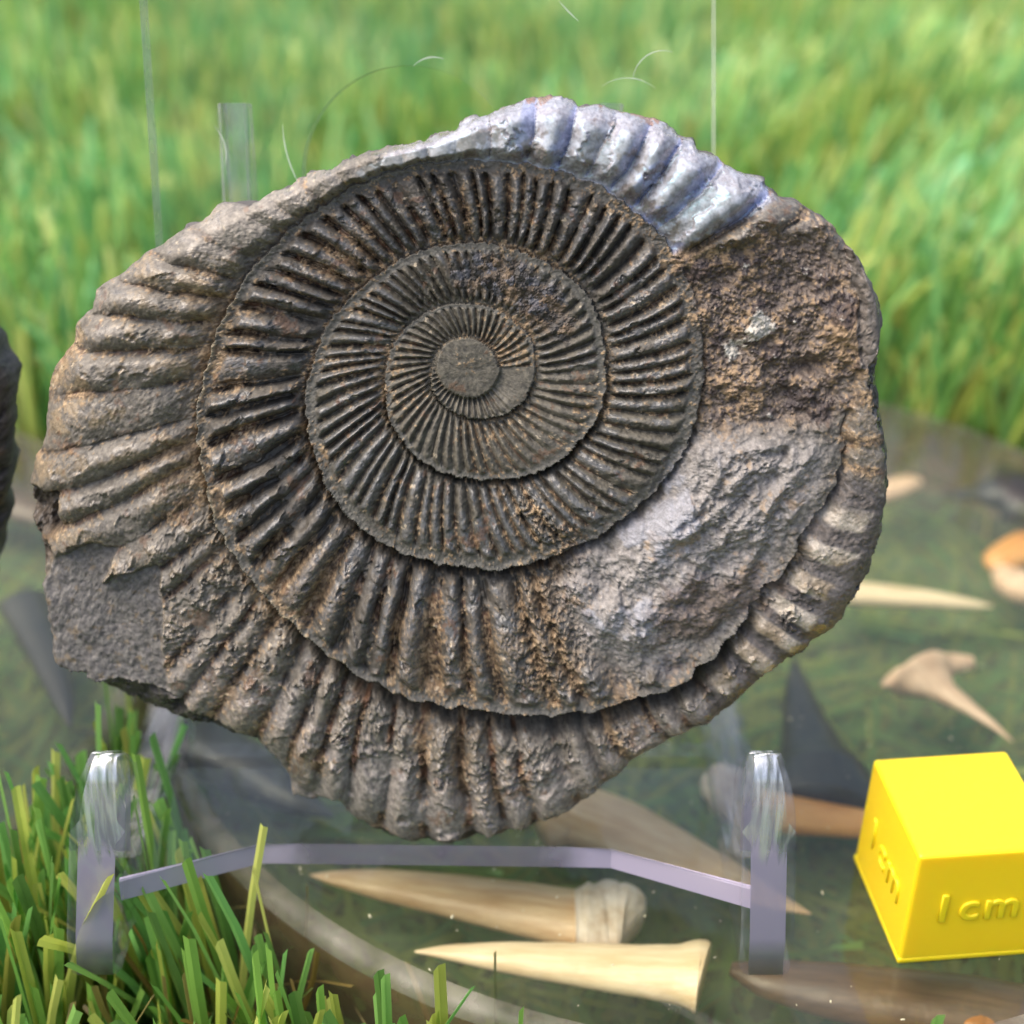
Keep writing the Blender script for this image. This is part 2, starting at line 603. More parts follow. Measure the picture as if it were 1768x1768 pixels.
# ------------------------------------------------------------------ resin discs
def lathe(profile, seg=160):
    pr = np.array(profile, float)
    a = np.linspace(0, 2 * math.pi, seg, endpoint=False)
    V = np.stack([pr[:, 0][:, None] * np.cos(a), pr[:, 0][:, None] * np.sin(a), np.repeat(pr[:, 1][:, None], seg, 1)], -1)
    idx = np.arange(len(pr) * seg).reshape(len(pr), seg)
    nx = np.roll(idx, -1, 1)
    Q = np.stack([idx[:-1], nx[:-1], nx[1:], idx[1:]], -1).reshape(-1, 4)
    return V.reshape(-1, 3), Q[:, ::-1]


def disc(cx, cy, r, label):
    t = empty("resin_disc", (cx, cy, -DISC_H))
    tag(t, label, "resin disc", "clear resin discs holding fossil teeth")
    h = DISC_H
    V, Q = lathe([(0.001, h), (r - 0.17, h)])
    link("top_face", quads_mesh("top_face", V, Q, True), t, [M_RESIN])
    V, Q = lathe([(r - 0.17, h), (r - 0.08, h - 0.012), (r - 0.02, h - 0.05), (r, h - 0.10)])
    link("rim", quads_mesh("rim", V, Q, True), t, [M_RIM])
    V, Q = lathe([(r, h - 0.10), (r, 0.06), (r - 0.05, 0.0)])
    link("side_wall", quads_mesh("side_wall", V, Q, True), t, [M_WALL])
    V, Q = lathe([(r - 0.05, 0.0), (0.001, 0.0)])
    link("underside", quads_mesh("underside", V, Q, True), t, [M_MURK])
    return t


disc(*DISCS[0], "clear round resin disc under the plastic stand and the yellow cube")
disc(*DISCS[1], "clear round resin disc under the dark fossil at the left edge")

# ------------------------------------------------------------------ teeth cast in the discs
TAN1, TAN2 = srgb(186, 146, 104), srgb(220, 190, 152)
ORG1, ORG2 = srgb(186, 120, 52), srgb(220, 160, 88)
PNK1, PNK2 = srgb(190, 152, 122), srgb(222, 190, 162)
BLK1, BLK2 = srgb(26, 24, 22), srgb(52, 46, 40)
BRN1, BRN2 = srgb(70, 50, 38), srgb(104, 80, 62)
MROOT = mat_tooth("bony_root", srgb(176, 152, 128), srgb(226, 214, 202), 0.6)
for q in MROOT.node_tree.nodes:
    if q.type == 'MAPPING': q.inputs['Scale'].default_value = (2.2, 2.2, 2.2)
MT = {'amber': mat_tooth("amber_tooth", srgb(128, 78, 36), srgb(172, 112, 58)), 'tan': mat_tooth("tan_tooth", TAN1, TAN2), 'orange': mat_tooth("orange_tooth", ORG1, ORG2), 'pink': mat_tooth("pale_tooth", PNK1, PNK2),
      'black': mat_tooth("black_tooth", BLK1, BLK2, 0.3), 'brown': mat_tooth("brown_tooth", BRN1, BRN2),
      'root': MROOT, 'cream': mat_tooth("cream_tooth", srgb(204, 176, 138), srgb(230, 210, 178))}


def tube(stations, thick=0.55, seg=20, lump=0.0, seed=0, cap=True):
    """stations: (x, y, halfwidth) along the local axis; flat-ish oval cross-section"""
    st = np.array(stations, float)
    nst = 14 * (len(st) - 1)
    u = np.linspace(0, len(st) - 1, nst + 1)
    P = np.stack([np.interp(u, np.arange(len(st)), st[:, k]) for k in range(3)], -1)
    for _ in range(10):                                           # soften corners
        P[1:-1] = 0.25 * P[:-2] + 0.5 * P[1:-1] + 0.25 * P[2:]
    T = np.gradient(P[:, :2], axis=0)
    T /= np.linalg.norm(T, axis=1)[:, None] + 1e-9
    Nn = np.stack([-T[:, 1], T[:, 0]], -1)
    a = np.linspace(0, 2 * math.pi, seg, endpoint=False)
    r_ = np.random.default_rng(seed)
    wob = r_.normal(0, 1, (len(P), seg))
    for _ in range(3):
        wob = (wob + np.roll(wob, 1, 1) + np.roll(wob, -1, 1)) / 3
        wob[1:-1] = (wob[:-2] + wob[1:-1] + wob[2:]) / 3
    th = np.minimum(thick * P[:, 2], 0.24 + 0 * P[:, 2])[:, None]
    rad = 1 + lump * wob * 3
    V = np.zeros((len(P), seg, 3))
    V[:, :, 0] = P[:, 0][:, None] + Nn[:, 0][:, None] * P[:, 2][:, None] * np.cos(a) * rad
    V[:, :, 1] = P[:, 1][:, None] + Nn[:, 1][:, None] * P[:, 2][:, None] * np.cos(a) * rad
    V[:, :, 2] = th * np.sin(a) * rad
    idx = np.arange(len(P) * seg).reshape(len(P), seg)
    nx = np.roll(idx, -1, 1)
    Q = np.stack([idx[:-1], nx[:-1], nx[1:], idx[1:]], -1).reshape(-1, 4)
    V = V.reshape(-1, 3)
    # end caps as collapsed rings
    c0, c1 = V[:seg].mean(0), V[-seg:].mean(0)
    k = len(V)
    V = np.concatenate([V, [c0], [c1]])
    C0 = np.stack([nx[0], idx[0], np.full(seg, k), np.full(seg, k)], -1)
    C1 = np.stack([idx[-1], nx[-1], np.full(seg, k + 1), np.full(seg, k + 1)], -1)
    me = bpy.data.meshes.new("tooth")
    faces = [tuple(q) for q in Q] + [tuple(c[:3]) for c in C0] + [tuple(c[:3]) for c in C1]
    me.from_pydata([tuple(v) for v in V], [], faces)
    for p_ in me.polygons: p_.use_smooth = True
    me.update()
    return me


def tooth(label, pts, kind, root=None, z=-0.42, lump=0.01, thick=0.6, seed=1, root_kind='root'):
    """pts: tip first, (image x, image y, full width in cm) read off the photograph, laid on a level inside the resin"""
    Wp = [(on_z(a, b, z), wd) for a, b, wd in pts]
    o3 = Wp[-1][0]
    ax = Wp[0][0] - o3
    rz = math.atan2(ax[1], ax[0])
    c, s = math.cos(-rz), math.sin(-rz)
    loc = lambda q: ((q[0] - o3[0]) * c - (q[1] - o3[1]) * s, (q[0] - o3[0]) * s + (q[1] - o3[1]) * c)
    t = empty("fossil_tooth", tuple(o3))
    t.rotation_euler = (0, 0, rz)
    tag(t, label, "fossil tooth", "fossil teeth cast in the discs")
    st = [(*loc(q), wd / 2) for q, wd in Wp]
    link("crown", tube(st, thick, seed=seed, lump=lump), t, [MT[kind]])
    if root:
        rp = [(*loc(on_z(a, b, z)), wd / 2) for a, b, wd in root]
        link("root", tube(rp, 0.8, seed=seed + 50, lump=0.045), t, [MT[root_kind]])
    return t


tooth("long tan tooth with a knobbly whitish root, under the ledge of the stand",
      [(536, 1511, .02), (570, 1515, .13), (660, 1527, .30), (800, 1550, .42), (920, 1572, .50), (1010, 1592, .54)], 'tan',
      [(992, 1590, .50), (1015, 1590, .62), (1050, 1588, .70), (1082, 1590, .60), (1098, 1598, .30)], z=-0.40, seed=3)
tooth("cream tooth with a flared flat end, lowest of the tan teeth before the grass",
      [(716, 1643, .02), (770, 1644, .13), (860, 1652, .26), (980, 1664, .36), (1100, 1676, .44), (1170, 1682, .50), (1206, 1685, .62), (1214, 1687, .60)], 'cream', z=-0.34, seed=4)
tooth("broad tan tooth half hidden under the fossil, its tip behind the right hook",
      [(1400, 1578, .02), (1350, 1560, .16), (1260, 1520, .36), (1160, 1475, .52), (1070, 1430, .60), (990, 1405, .66), (930, 1420, .52)], 'tan', z=-0.5, seed=5)
tooth("smooth orange tooth between the right hook and the yellow cube",
      [(1640, 1440, .05), (1580, 1432, .20), (1500, 1424, .30), (1420, 1414, .36), (1370, 1408, .40), (1300, 1395, .42)], 'orange',
      [(1300, 1400, .34), (1272, 1380, .50), (1250, 1350, .44), (1246, 1330, .2)], z=-0.5, seed=6)
tooth("pale tooth with a wide T-shaped root above the yellow cube",
      [(1748, 1280, .02), (1715, 1252, .09), (1670, 1220, .17), (1630, 1195, .28), (1606, 1178, .52), (1594, 1168, .74), (1584, 1161, .74)], 'pink',
      [(1524, 1184, .06), (1550, 1174, .22), (1590, 1160, .30), (1640, 1147, .26), (1678, 1143, .14)], z=-0.40, seed=7, root_kind='pink')
tooth("thin straight cream tooth pointing right from behind the fossil",
      [(1714, 1047, .02), (1680, 1043, .13), (1600, 1034, .26), (1520, 1028, .32), (1440, 1022, .36)], 'cream', z=-0.45, seed=8)
tooth("short blunt pale tooth beside the fossil's right edge",
      [(1588, 832, .16), (1570, 835, .30), (1540, 846, .34), (1500, 858, .32)], 'pink', z=-0.45, seed=9)
tooth("small black tooth pointing left at the upper right of the disc",
      [(1622, 854, .05), (1664, 854, .18), (1704, 852, .36), (1730, 852, .72), (1750, 856, 1.0), (1775, 862, 1.0)], 'black',
      [(1730, 808, .16), (1742, 836, .40), (1766, 874, .46), (1800, 910, .2)], z=-0.14, seed=10, root_kind='black')
tooth("amber tooth with a pale bony root at the right edge",
      [(1840, 905, .1), (1800, 930, .42), (1760, 952, .48), (1720, 972, .36), (1706, 978, .1)], 'orange',
      [(1726, 985, .2), (1745, 1005, .4), (1775, 1022, .4), (1810, 1030, .2)], z=-0.4, seed=11, root_kind='pink')
tooth("large black triangular tooth standing out behind the right hook",
      [(1372, 1140, .04), (1376, 1180, .22), (1388, 1240, .40), (1405, 1300, .60), (1420, 1345, .86), (1425, 1375, .98), (1425, 1392, .8)], 'black', z=-0.55, seed=12)
tooth("dark brown flat tooth at the bottom right below the cube",
      [(1262, 1672, .12), (1320, 1690, .34), (1440, 1712, .50), (1560, 1730, .56), (1680, 1745, .60), (1780, 1752, .5)], 'brown', z=-0.55, seed=13)
tooth("small amber tooth at the bottom edge beside the dark brown one",
      [(1690, 1700, .1), (1696, 1725, .2), (1690, 1755, .34), (1688, 1785, .3)], 'amber', z=-0.5, seed=14)
tooth("black tooth lying under the fossil's lower left edge, left of the ledge",
      [(575, 1410, .04), (520, 1385, .30), (460, 1350, .50), (400, 1315, .62), (340, 1285, .7), (300, 1270, .5)], 'black', z=-0.55, seed=15)
tooth("slender black tooth in the left disc pointing down to the stand",
      [(122, 1256, .03), (112, 1215, .20), (90, 1150, .34), (60, 1080, .44), (40, 1040, .5)], 'black', z=-0.5, seed=16)
tooth("thick dark brown tooth in the left disc between the two fossils",
      [(100, 905, .1), (60, 888, .36), (10, 870, .5), (-60, 850, .5)], 'brown', z=-0.5, seed=17)
tooth("orange tooth in the left disc behind the tall grass blades",
      [(150, 1388, .04), (110, 1420, .2), (60, 1465, .34), (5, 1530, .44), (-60, 1590, .5)], 'orange', z=-0.4, seed=18)

# ------------------------------------------------------------------ acrylic display stand
LEAN = R(15)
sL, cL = math.sin(LEAN), math.cos(LEAN)


def extrude_profile(pts, x0, x1, name, parent, face_mat, edge_mats, bevel=0.02, bevel_mat=2):
    """profile in (y, z) extruded along x; slot 0 = broad faces, 1.. = edges"""
    bm = bmesh.new()
    A = [bm.verts.new((x0, y, z)) for y, z in pts]
    B = [bm.verts.new((x1, y, z)) for y, z in pts]
    f = bm.faces.new(A); f.material_index = 0
    f = bm.faces.new(B[::-1]); f.material_index = 0
    k = len(pts)
    for i in range(k):
        f = bm.faces.new((A[i], B[i], B[(i + 1) % k], A[(i + 1) % k]))
        f.material_index = edge_mats[i]
    if bevel:
        ed = [e for e in bm.edges if abs(e.verts[0].co.x - e.verts[1].co.x) < 1e-6]
        bmesh.ops.bevel(bm, geom=ed, offset=bevel, segments=3, profile=0.5, affect='EDGES', material=bevel_mat)
    me = bm_mesh(name, bm, False)
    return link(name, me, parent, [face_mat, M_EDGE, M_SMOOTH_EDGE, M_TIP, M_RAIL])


def rounded(p0, p1, p2, k=6):
    """quadratic corner"""
    return [((1 - t) ** 2 * p0[0] + 2 * (1 - t) * t * p1[0] + t * t * p2[0], (1 - t) ** 2 * p0[1] + 2 * (1 - t) * t * p1[1] + t * t * p2[1]) for t in np.linspace(0, 1, k)]


stand = empty("display_stand", (-0.5, 8.0, 0.0))
tag(stand, "clear acrylic display stand with two upright hooks holding the ammonite", "display stand")
SX, SY = -0.5, 8.0


def local(pts):
    return [(y - SY, z) for y, z in pts]


def hook(x0, x1, shear):
    front = [(6.93, 0.0), (6.87, 0.42)]
    tip = rounded((6.87, 1.28), (6.90, 1.86), (7.08, 1.86), 12) + rounded((7.08, 1.86), (7.22, 1.84), (7.27, 1.5), 5)
    inner = rounded((7.36, 0.75), (7.42, 0.52), (7.75, 0.46), 6) + [(8.60, 0.36), (8.70, 0.40), (8.95, 0.40), (12.0, 0.26), (12.1, 0.0)]
    pts = local(front + tip + inner)
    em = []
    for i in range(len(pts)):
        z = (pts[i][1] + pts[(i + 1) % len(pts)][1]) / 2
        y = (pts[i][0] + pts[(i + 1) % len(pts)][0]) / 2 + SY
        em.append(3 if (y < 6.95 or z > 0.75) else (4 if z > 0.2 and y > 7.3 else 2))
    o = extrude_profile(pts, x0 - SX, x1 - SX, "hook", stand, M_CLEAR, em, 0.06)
    xm = (x0 + x1) / 2 - SX
    for v in o.data.vertices:
        if v.co.y < 7.7 - SY:
            v.co.x = xm + (v.co.x - xm) * (1 - 0.10 * max(0, v.co.z - 1.0)) * math.sqrt(max(0.12, 1 - 0.62 * max(0, (v.co.z - 1.42) / 0.44) ** 2.4)) + shear * v.co.z
        else:
            v.co.x += shear * v.co.z
    for p_ in o.data.polygons:
        p_.use_smooth = p_.material_index != 0
    return o


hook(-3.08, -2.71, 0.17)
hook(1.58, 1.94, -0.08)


def plane_y(z):                                # front face of the leaning back panel
    return 8.74 + (z - 0.42) * math.tan(LEAN)


def back_panel():
    """leaning sheet with a round opening behind the fossil"""
    th = 0.24
    L = 7.2
    xl0, xr0, xl1, xr1 = -2.54 - SX, 1.60 - SX, -2.56 - SX, 1.33 - SX
    cx, cv, rr = -0.72 - SX, 4.44, 0.76         # opening centre (x, distance up the panel) and radius
    bm = bmesh.new()

    def pt(x, v, d):                            # v up the sheet, d behind its front face
        return (x, plane_y(0.42) - SY + v * sL + d * cL, 0.42 + v * cL - d * sL)
    k = 64
    ring, outer = [], []
    for i in range(k):
        a = 2 * math.pi * i / k
        ring.append((cx + rr * math.cos(a), cv + rr * math.sin(a)))
        dx, dv = math.cos(a), math.sin(a)
        ts = []
        if dx > 1e-6: ts.append((xr1 + (xr0 - xr1) * (1 - cv / L) - cx) / dx)
        if dx < -1e-6: ts.append((xl0 - cx) / dx)
        if dv > 1e-6: ts.append((L - cv) / dv)
        if dv < -1e-6: ts.append((0 - cv) / dv)
        t = min(ts)
        outer.append((cx + dx * t, cv + dv * t))
    # put true corners in
    for (qx, qv) in ((xl0, 0), (xr0, 0), (xl1, L), (xr1, L)):
        j = min(range(k), key=lambda i: (outer[i][0] - qx) ** 2 + (outer[i][1] - qv) ** 2)
        outer[j] = (qx, qv)
    def xr_at(v): return xr0 + (xr1 - xr0) * v / L
    outer = [((min(x, xr_at(v))) if x > 0.9 and 0 < v < L else x, v) for x, v in outer]
    vs = {}
    for nm, lst in (("r", ring), ("o", outer)):
        for d in (0, th):
            vs[nm, d] = [bm.verts.new(pt(x, v, d)) for x, v in lst]
    for i in range(k):
        j = (i + 1) % k
        for d in (0, th):
            f = bm.faces.new((vs["r", d][i], vs["r", d][j], vs["o", d][j], vs["o", d][i])); f.material_index = 0
        f = bm.faces.new((vs["r", 0][i], vs["r", th][i], vs["r", th][j], vs["r", 0][j])); f.material_index = 3; f.smooth = True
        f = bm.faces.new((vs["o", 0][i], vs["o", 0][j], vs["o", th][j], vs["o", th][i])); f.material_index = 2 if outer[i][1] < 0.3 and outer[j][1] < 0.3 else 3
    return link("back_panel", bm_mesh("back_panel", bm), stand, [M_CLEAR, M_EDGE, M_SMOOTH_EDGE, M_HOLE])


back_panel()


def scratches():
    """a few fine scratches and lint threads on the sheet's front face"""
    r_ = np.random.default_rng(12)
    V, Q = [], []
    for q in range(11):
        x, v = r_.uniform(-2.4, 1.2) - SX, r_.uniform(3.9, 6.3)
        a, ln, bend = r_.uniform(0, math.pi), r_.uniform(.12, .5), r_.normal(0, 1.2)
        wd = r_.uniform(.0035, .007)
        k0 = len(V)
        for t in np.linspace(0, 1, 9):
            aa = a + bend * t
            for sgn in (-1, 1):
                px, pv = x - math.sin(aa) * wd * sgn * math.sin(math.pi * min(max(t, .08), .92)), v + math.cos(aa) * wd * sgn * math.sin(math.pi * min(max(t, .08), .92))
                V.append((px, plane_y(0.42) - SY + pv * sL - 0.004 * cL, 0.42 + pv * cL + 0.004 * sL))
            x += math.cos(aa) * ln / 8; v += math.sin(aa) * ln / 8
        Q += [[k0 + 2 * i, k0 + 2 * i + 1, k0 + 2 * i + 3, k0 + 2 * i + 2] for i in range(8)]
    o = link("scratches", quads_mesh("scratches", np.array(V), np.array(Q), False), stand, [M_HOLE])
    tag(o, None, None, None, "stuff")


scratches()


def ledge():
    """plate the fossil rests on, its front edge set back in the middle"""
    zf, th = 0.645, 0.17
    sl = math.tan(LEAN)
    back = 8.72
    xs = [(-2.66, 7.08), (-1.80, 7.56), (-1.52, 7.555), (0.40, 7.51), (0.70, 7.50), (1.61, 6.98)]
    bm = bmesh.new()
    def z_at(y): return zf - (y - 7.5) * sl
    top = [bm.verts.new((x - SX, y - SY, z_at(y))) for x, y in xs] + [bm.verts.new((1.61 - SX, back - SY, z_at(back))), bm.verts.new((-2.66 - SX, back - SY, z_at(back)))]
    bot = [bm.verts.new((v.co.x, v.co.y - th * sL * 0.6, v.co.z - th)) for v in top]
    k = len(top)
    bm.faces.new(top).material_index = 0
    bm.faces.new(bot[::-1]).material_index = 0
    for i in range(k):
        f = bm.faces.new((top[i], bot[i], bot[(i + 1) % k], top[(i + 1) % k]))
        f.material_index = 3 if i < 5 else 2
    ed = [e for e in bm.edges if all(v in top[:6] for v in e.verts)]
    bmesh.ops.bevel(bm, geom=ed, offset=0.022, segments=2, profile=0.5, affect='EDGES', material=1)
    return link("ledge", bm_mesh("ledge", bm), stand, [M_CLEAR, M_EDGE, M_SMOOTH_EDGE, M_LEDGE])


ledge()


def rear_post(x0, x1):
    th = 0.245
    b = lambda v, d: (plane_y(0.42) + v * sL + d * cL, 0.42 + v * cL - d * sL)
    pts = [b(1.2, th), b(4.95, th), b(4.95, th + 0.22), b(4.1, th + 0.26), (11.6, 0.30), (11.2, 0.30)]
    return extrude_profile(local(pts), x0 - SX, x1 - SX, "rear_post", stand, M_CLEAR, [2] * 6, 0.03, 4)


rear_post(-2.10, -1.88)
rear_post(0.62, 0.80)

# ------------------------------------------------------------------ ammonites
PXC = 260.0                                   # sculpting units per cm
CX, CY = 808.0, 632.0
GN = 1024
GS = 1700.0 / GN                              # noise grid cell in sculpting units


def field(beta, seed, lo=0.0, hi=1e9, aniso=None):
    r_ = np.random.default_rng(seed)
    f = np.fft.rfft2(r_.normal(0, 1, (GN, GN)))
    ky = np.fft.fftfreq(GN)[:, None] * GN
    kx = np.fft.rfftfreq(GN)[None, :] * GN
    if aniso:
        kx = kx * aniso[0]; ky = ky * aniso[1]
    k = np.hypot(kx, ky)
    k[0, 0] = 1
    f *= k ** (-beta / 2) * (k >= lo) * np.exp(-(k / hi) ** 2)
    f[0, 0] = 0
    g_ = np.fft.irfft2(f, (GN, GN))
    return g_ / g_.std()


def sample(G, X, Y):
    u = (X / GS) % GN
    v = (Y / GS) % GN
    i, j = np.floor(u).astype(int), np.floor(v).astype(int)
    fu, fv = u - i, v - j
    i1, j1 = (i + 1) % GN, (j + 1) % GN
    i, j = i % GN, j % GN
    return (G[j, i] * (1 - fu) + G[j, i1] * fu) * (1 - fv) + (G[j1, i] * (1 - fu) + G[j1, i1] * fu) * fv


def worley(X, Y, cell, seed):
    """distance to nearest / second nearest jittered point, in cells, and a hash of the nearest"""
    r_ = np.random.default_rng(seed)
    T = r_.uniform(0, 1, (128, 128, 3))
    gx, gy = X / cell, Y / cell
    ix, iy = np.floor(gx).astype(int), np.floor(gy).astype(int)
    d1 = np.full(X.shape, 9.0); d2 = np.full(X.shape, 9.0); hs = np.zeros(X.shape)
    for a in (-1, 0, 1):
        for b in (-1, 0, 1):
            t = T[(iy + b) % 128, (ix + a) % 128]
            d = np.hypot(ix + a + t[..., 0] - gx, iy + b + t[..., 1] - gy)
            n1 = d < d1
            d2 = np.where(n1, d1, np.minimum(d2, d))
            hs = np.where(n1, t[..., 2], hs)
            d1 = np.where(n1, d, d1)
    return d1, d2, hs


NF = {'a': field(4.2, 1, 2), 'b': field(3.7, 2, 6), 'c': field(3.2, 3, 20), 'd': field(2.0, 4, 90), 'e': field(4.0, 5, 4), 'f': field(2.6, 6, 45),
      'g': field(3.6, 8, 10), 'h': field(3.0, 9, 30)}


def poly_dist(X, Y, poly):
    """signed distance, positive inside"""
    P = np.array(poly, float)
    ins = np.zeros(X.shape, bool)
    dm = np.full(X.shape, 1e9)
    for (x0, y0), (x1, y1) in zip(P, np.roll(P, -1, 0)):
        ex, ey = x1 - x0, y1 - y0
        t = np.clip(((X - x0) * ex + (Y - y0) * ey) / (ex * ex + ey * ey), 0, 1)
        dm = np.minimum(dm, np.hypot(X - x0 - t * ex, Y - y0 - t * ey))
        c = ((y0 > Y) != (y1 > Y)) & (X < (x1 - x0) * (Y - y0) / (y1 - y0 + 1e-9) + x0)
        ins ^= c
    return np.where(ins, dm, -dm)


SIL0 = [(70, 750), (71, 693), (73, 666), (83, 635), (110, 598), (117, 567), (149, 540), (154, 510), (176, 489), (204, 476), (238, 445), (271, 425), (305, 401), (339, 384), (360, 364), (380, 355), (412, 356), (431, 359), (455, 340), (489, 326), (523, 301), (573, 296), (588, 282), (636, 265), (704, 252), (751, 236), (788, 225), (792, 213), (839, 201), (873, 187), (907, 175), (934, 172), (961, 169), (982, 175), (1002, 187), (1036, 184), (1068, 192), (1112, 201), (1146, 214), (1176, 236), (1204, 245), (1210, 262), (1244, 272), (1278, 299), (1299, 306), (1326, 313), (1353, 347), (1380, 350), (1407, 367), (1441, 391), (1465, 418), (1485, 442), (1502, 479), (1522, 516), (1529, 557), (1524, 591), (1521, 625), (1528, 693), (1534, 750), (1540, 761), (1543, 792), (1541, 842), (1533, 904), (1519, 954), (1495, 1016), (1472, 1066), (1434, 1100), (1400, 1124), (1373, 1145), (1339, 1158), (1316, 1172), (1295, 1199), (1271, 1229), (1251, 1250), (1217, 1267), (1182, 1277), (1144, 1290), (1110, 1311), (1070, 1348), (1043, 1378), (1012, 1399), (968, 1426), (900, 1436), (840, 1446), (789, 1456), (732, 1460), (667, 1451), (630, 1436), (603, 1412), (582, 1386), (559, 1389), (528, 1402), (501, 1392), (494, 1361), (482, 1338), (477, 1317), (455, 1304), (407, 1283), (373, 1276), (329, 1272), (312, 1280), (265, 1262), (217, 1247), (187, 1228), (163, 1204), (136, 1182), (112, 1162), (95, 1141), (88, 1094), (78, 1046), (68, 1005), (54, 978), (44, 931), (32, 883), (37, 849), (47, 798), (61, 781)]
SIL = [(x, y + 34 * min(1, (y - 1398) / 40)) if y > 1398 else (x, y) for x, y in SIL0]
SEAM = [(863, 640), (855, 610), (835, 590), (805, 583), (775, 590), (755, 610), (747, 640), (748, 670), (765, 695), (790, 712), (830, 722), (870, 715), (905, 690), (920, 660),
        (925, 620), (915, 580), (890, 555), (850, 532), (800, 525), (755, 535), (715, 555), (685, 585), (668, 625), (665, 670), (672, 720), (700, 765), (740, 800), (800, 820), (860, 826), (920, 815), (975, 785), (1010, 750), (1036, 715),
        (1047, 680), (1048, 640), (1040, 580), (1020, 520), (985, 480), (930, 445), (870, 425), (800, 418), (740, 430), (690, 450), (650, 475), (610, 510), (575, 550), (550, 600), (535, 650), (530, 710), (540, 770), (570, 840), (620, 900), (680, 940), (750, 965), (820, 972), (890, 970), (960, 950), (1040, 912), (1105, 865), (1155, 815), (1188, 760), (1206, 700),
        (1213, 650), (1212, 600), (1200, 520), (1165, 440), (1110, 375), (1050, 330), (980, 300), (900, 283), (820, 278), (740, 283), (670, 300), (600, 330), (530, 375), (470, 430), (420, 490), (385, 550), (357, 630), (345, 690), (346, 760), (358, 830), (385, 900), (420, 965), (470, 1025), (530, 1085), (600, 1135), (680, 1175), (760, 1200), (850, 1215), (940, 1218), (1020, 1212), (1100, 1190), (1180, 1160), (1250, 1100), (1288, 1043), (1339, 985), (1383, 920), (1410, 885), (1438, 840), (1450, 790), (1460, 720), (1478, 640), (1482, 560), (1474, 490), (1464, 440)]
TAU = 2 * math.pi


def spiral_table():
    P = np.array(SEAM, float)
    th = np.arctan2(-(P[:, 1] - CY), P[:, 0] - CX)
    th = np.unwrap(th)
    th += -round(th[0] / TAU) * TAU
    r = np.hypot(P[:, 0] - CX, P[:, 1] - CY)
    g_ = np.linspace(-0.4, 4 * TAU + 0.35, 6000)
    rr = np.interp(g_, th, r)
    ker = np.hanning(41); ker /= ker.sum()
    rr = np.convolve(np.pad(rr, 20, mode='edge'), ker, 'valid')
    jit = np.convolve(np.random.default_rng(5).normal(0, 1, 6000), np.hanning(15), 'same')
    jit /= jit.std()
    rr = rr + jit * (0.004 * rr + 0.3)
    return g_, rr


SP_T, SP_R = spiral_table()


def seam_r(phi):
    r = np.interp(phi, SP_T, SP_R)
    return np.where(phi > 4 * TAU + 0.30, 1e4, np.where(phi < 0, 0.0, r))


def sil_r(theta, rough=1.0, seed=0, poly=None, c=(CX, CY)):
    P = np.array(poly or SIL, float)
    th = np.arctan2(-(P[:, 1] - c[1]), P[:, 0] - c[0]) % TAU
    r = np.hypot(P[:, 0] - c[0], P[:, 1] - c[1])
    o = np.argsort(th)
    th, r = th[o], r[o]
    out_ = np.interp(theta, th, r, period=TAU)
    r_ = np.random.default_rng(seed + 77)
    nn = len(theta)
    j1 = np.convolve(np.tile(r_.normal(0, 1, nn), 3), np.hanning(9), 'same')[nn:2 * nn]
    j2 = np.convolve(np.tile(r_.normal(0, 1, nn), 3), np.hanning(31), 'same')[nn:2 * nn]
    return out_ + rough * (j1 / j1.std() * 0.9 + j2 / j2.std() * 1.6)


# counts and heights along the spiral, in turns
N_T = np.array([0, 1.0, 1.5, 2, 2.5, 3.0, 3.2, 3.32, 3.6, 3.9, 4.05, 4.25, 4.38, 4.5, 4.75, 5.2])
N_V = np.array([40, 44, 48, 58, 64, 76, 74, 58, 54, 56, 50, 42, 50, 60, 76, 70.])
tt = np.linspace(0, 5.3, 4000)
N_C = np.cumsum(np.interp(tt, N_T, N_V)) * (tt[1] - tt[0])


def rib_phase(turn):
    return np.interp(turn, tt, N_C)


FACE = [(95, 1141), (112, 1153), (163, 1166), (204, 1170), (244, 1173), (271, 1185), (302, 1194), (330, 1220), (356, 1236), (407, 1260), (451, 1288), (480, 1318), (500, 1385), (540, 1395), (600, 1405), (640, 1432), (730, 1452), (900, 1426), (1010, 1385), (1110, 1300), (1180, 1268), (1270, 1218), (1320, 1160), (1440, 1085), (1500, 980), (1530, 850), (1520, 760), (1500, 690), (1492, 640), (1512, 590), (1540, 540), (1500, 430), (1400, 330), (1210, 220), (950, 135), (690, 225), (410, 330), (180, 460), (55, 640), (25, 800), (20, 900), (75, 1020)]
LUMP = [(1190, 752), (1300, 738), (1425, 745), (1440, 790), (1415, 860), (1370, 930), (1330, 1000), (1260, 1085), (1180, 1130), (1090, 1160), (1020, 1125), (985, 1060), (960, 1000), (1010, 940), (1090, 890), (1150, 830)]
RUBBLE = [(1165, 445), (1260, 425), (1330, 398), (1425, 395), (1476, 470), (1482, 560), (1476, 650), (1450, 735), (1350, 742), (1210, 748), (1215, 640), (1205, 530)]
MATRIX = [(95, 1150), (70, 1010), (95, 960), (150, 935), (205, 940), (182, 1000), (230, 985), (276, 968), (282, 1040), (286, 1107), (282, 1141), (303, 1196), (244, 1174), (160, 1168)]
DARKEDGE = [(20, 850), (95, 850), (100, 905), (72, 930), (90, 960), (60, 1000), (30, 940)]
PEBBLE = [(760, 460), (820, 440), (900, 455), (970, 500), (1010, 560), (980, 610), (935, 570), (890, 525), (830, 505), (775, 500)]
CLAYZ = [(900, 860), (1000, 930), (990, 1050), (1020, 1130), (960, 1180), (900, 1170), (880, 1000), (840, 980), (960, 960)]
NACRE = [(600, 300), (700, 245), (850, 185), (960, 150), (1150, 200), (1310, 300), (1345, 345), (1270, 380), (1160, 430), (1090, 365), (1000, 310), (880, 284), (740, 284), (640, 312)]
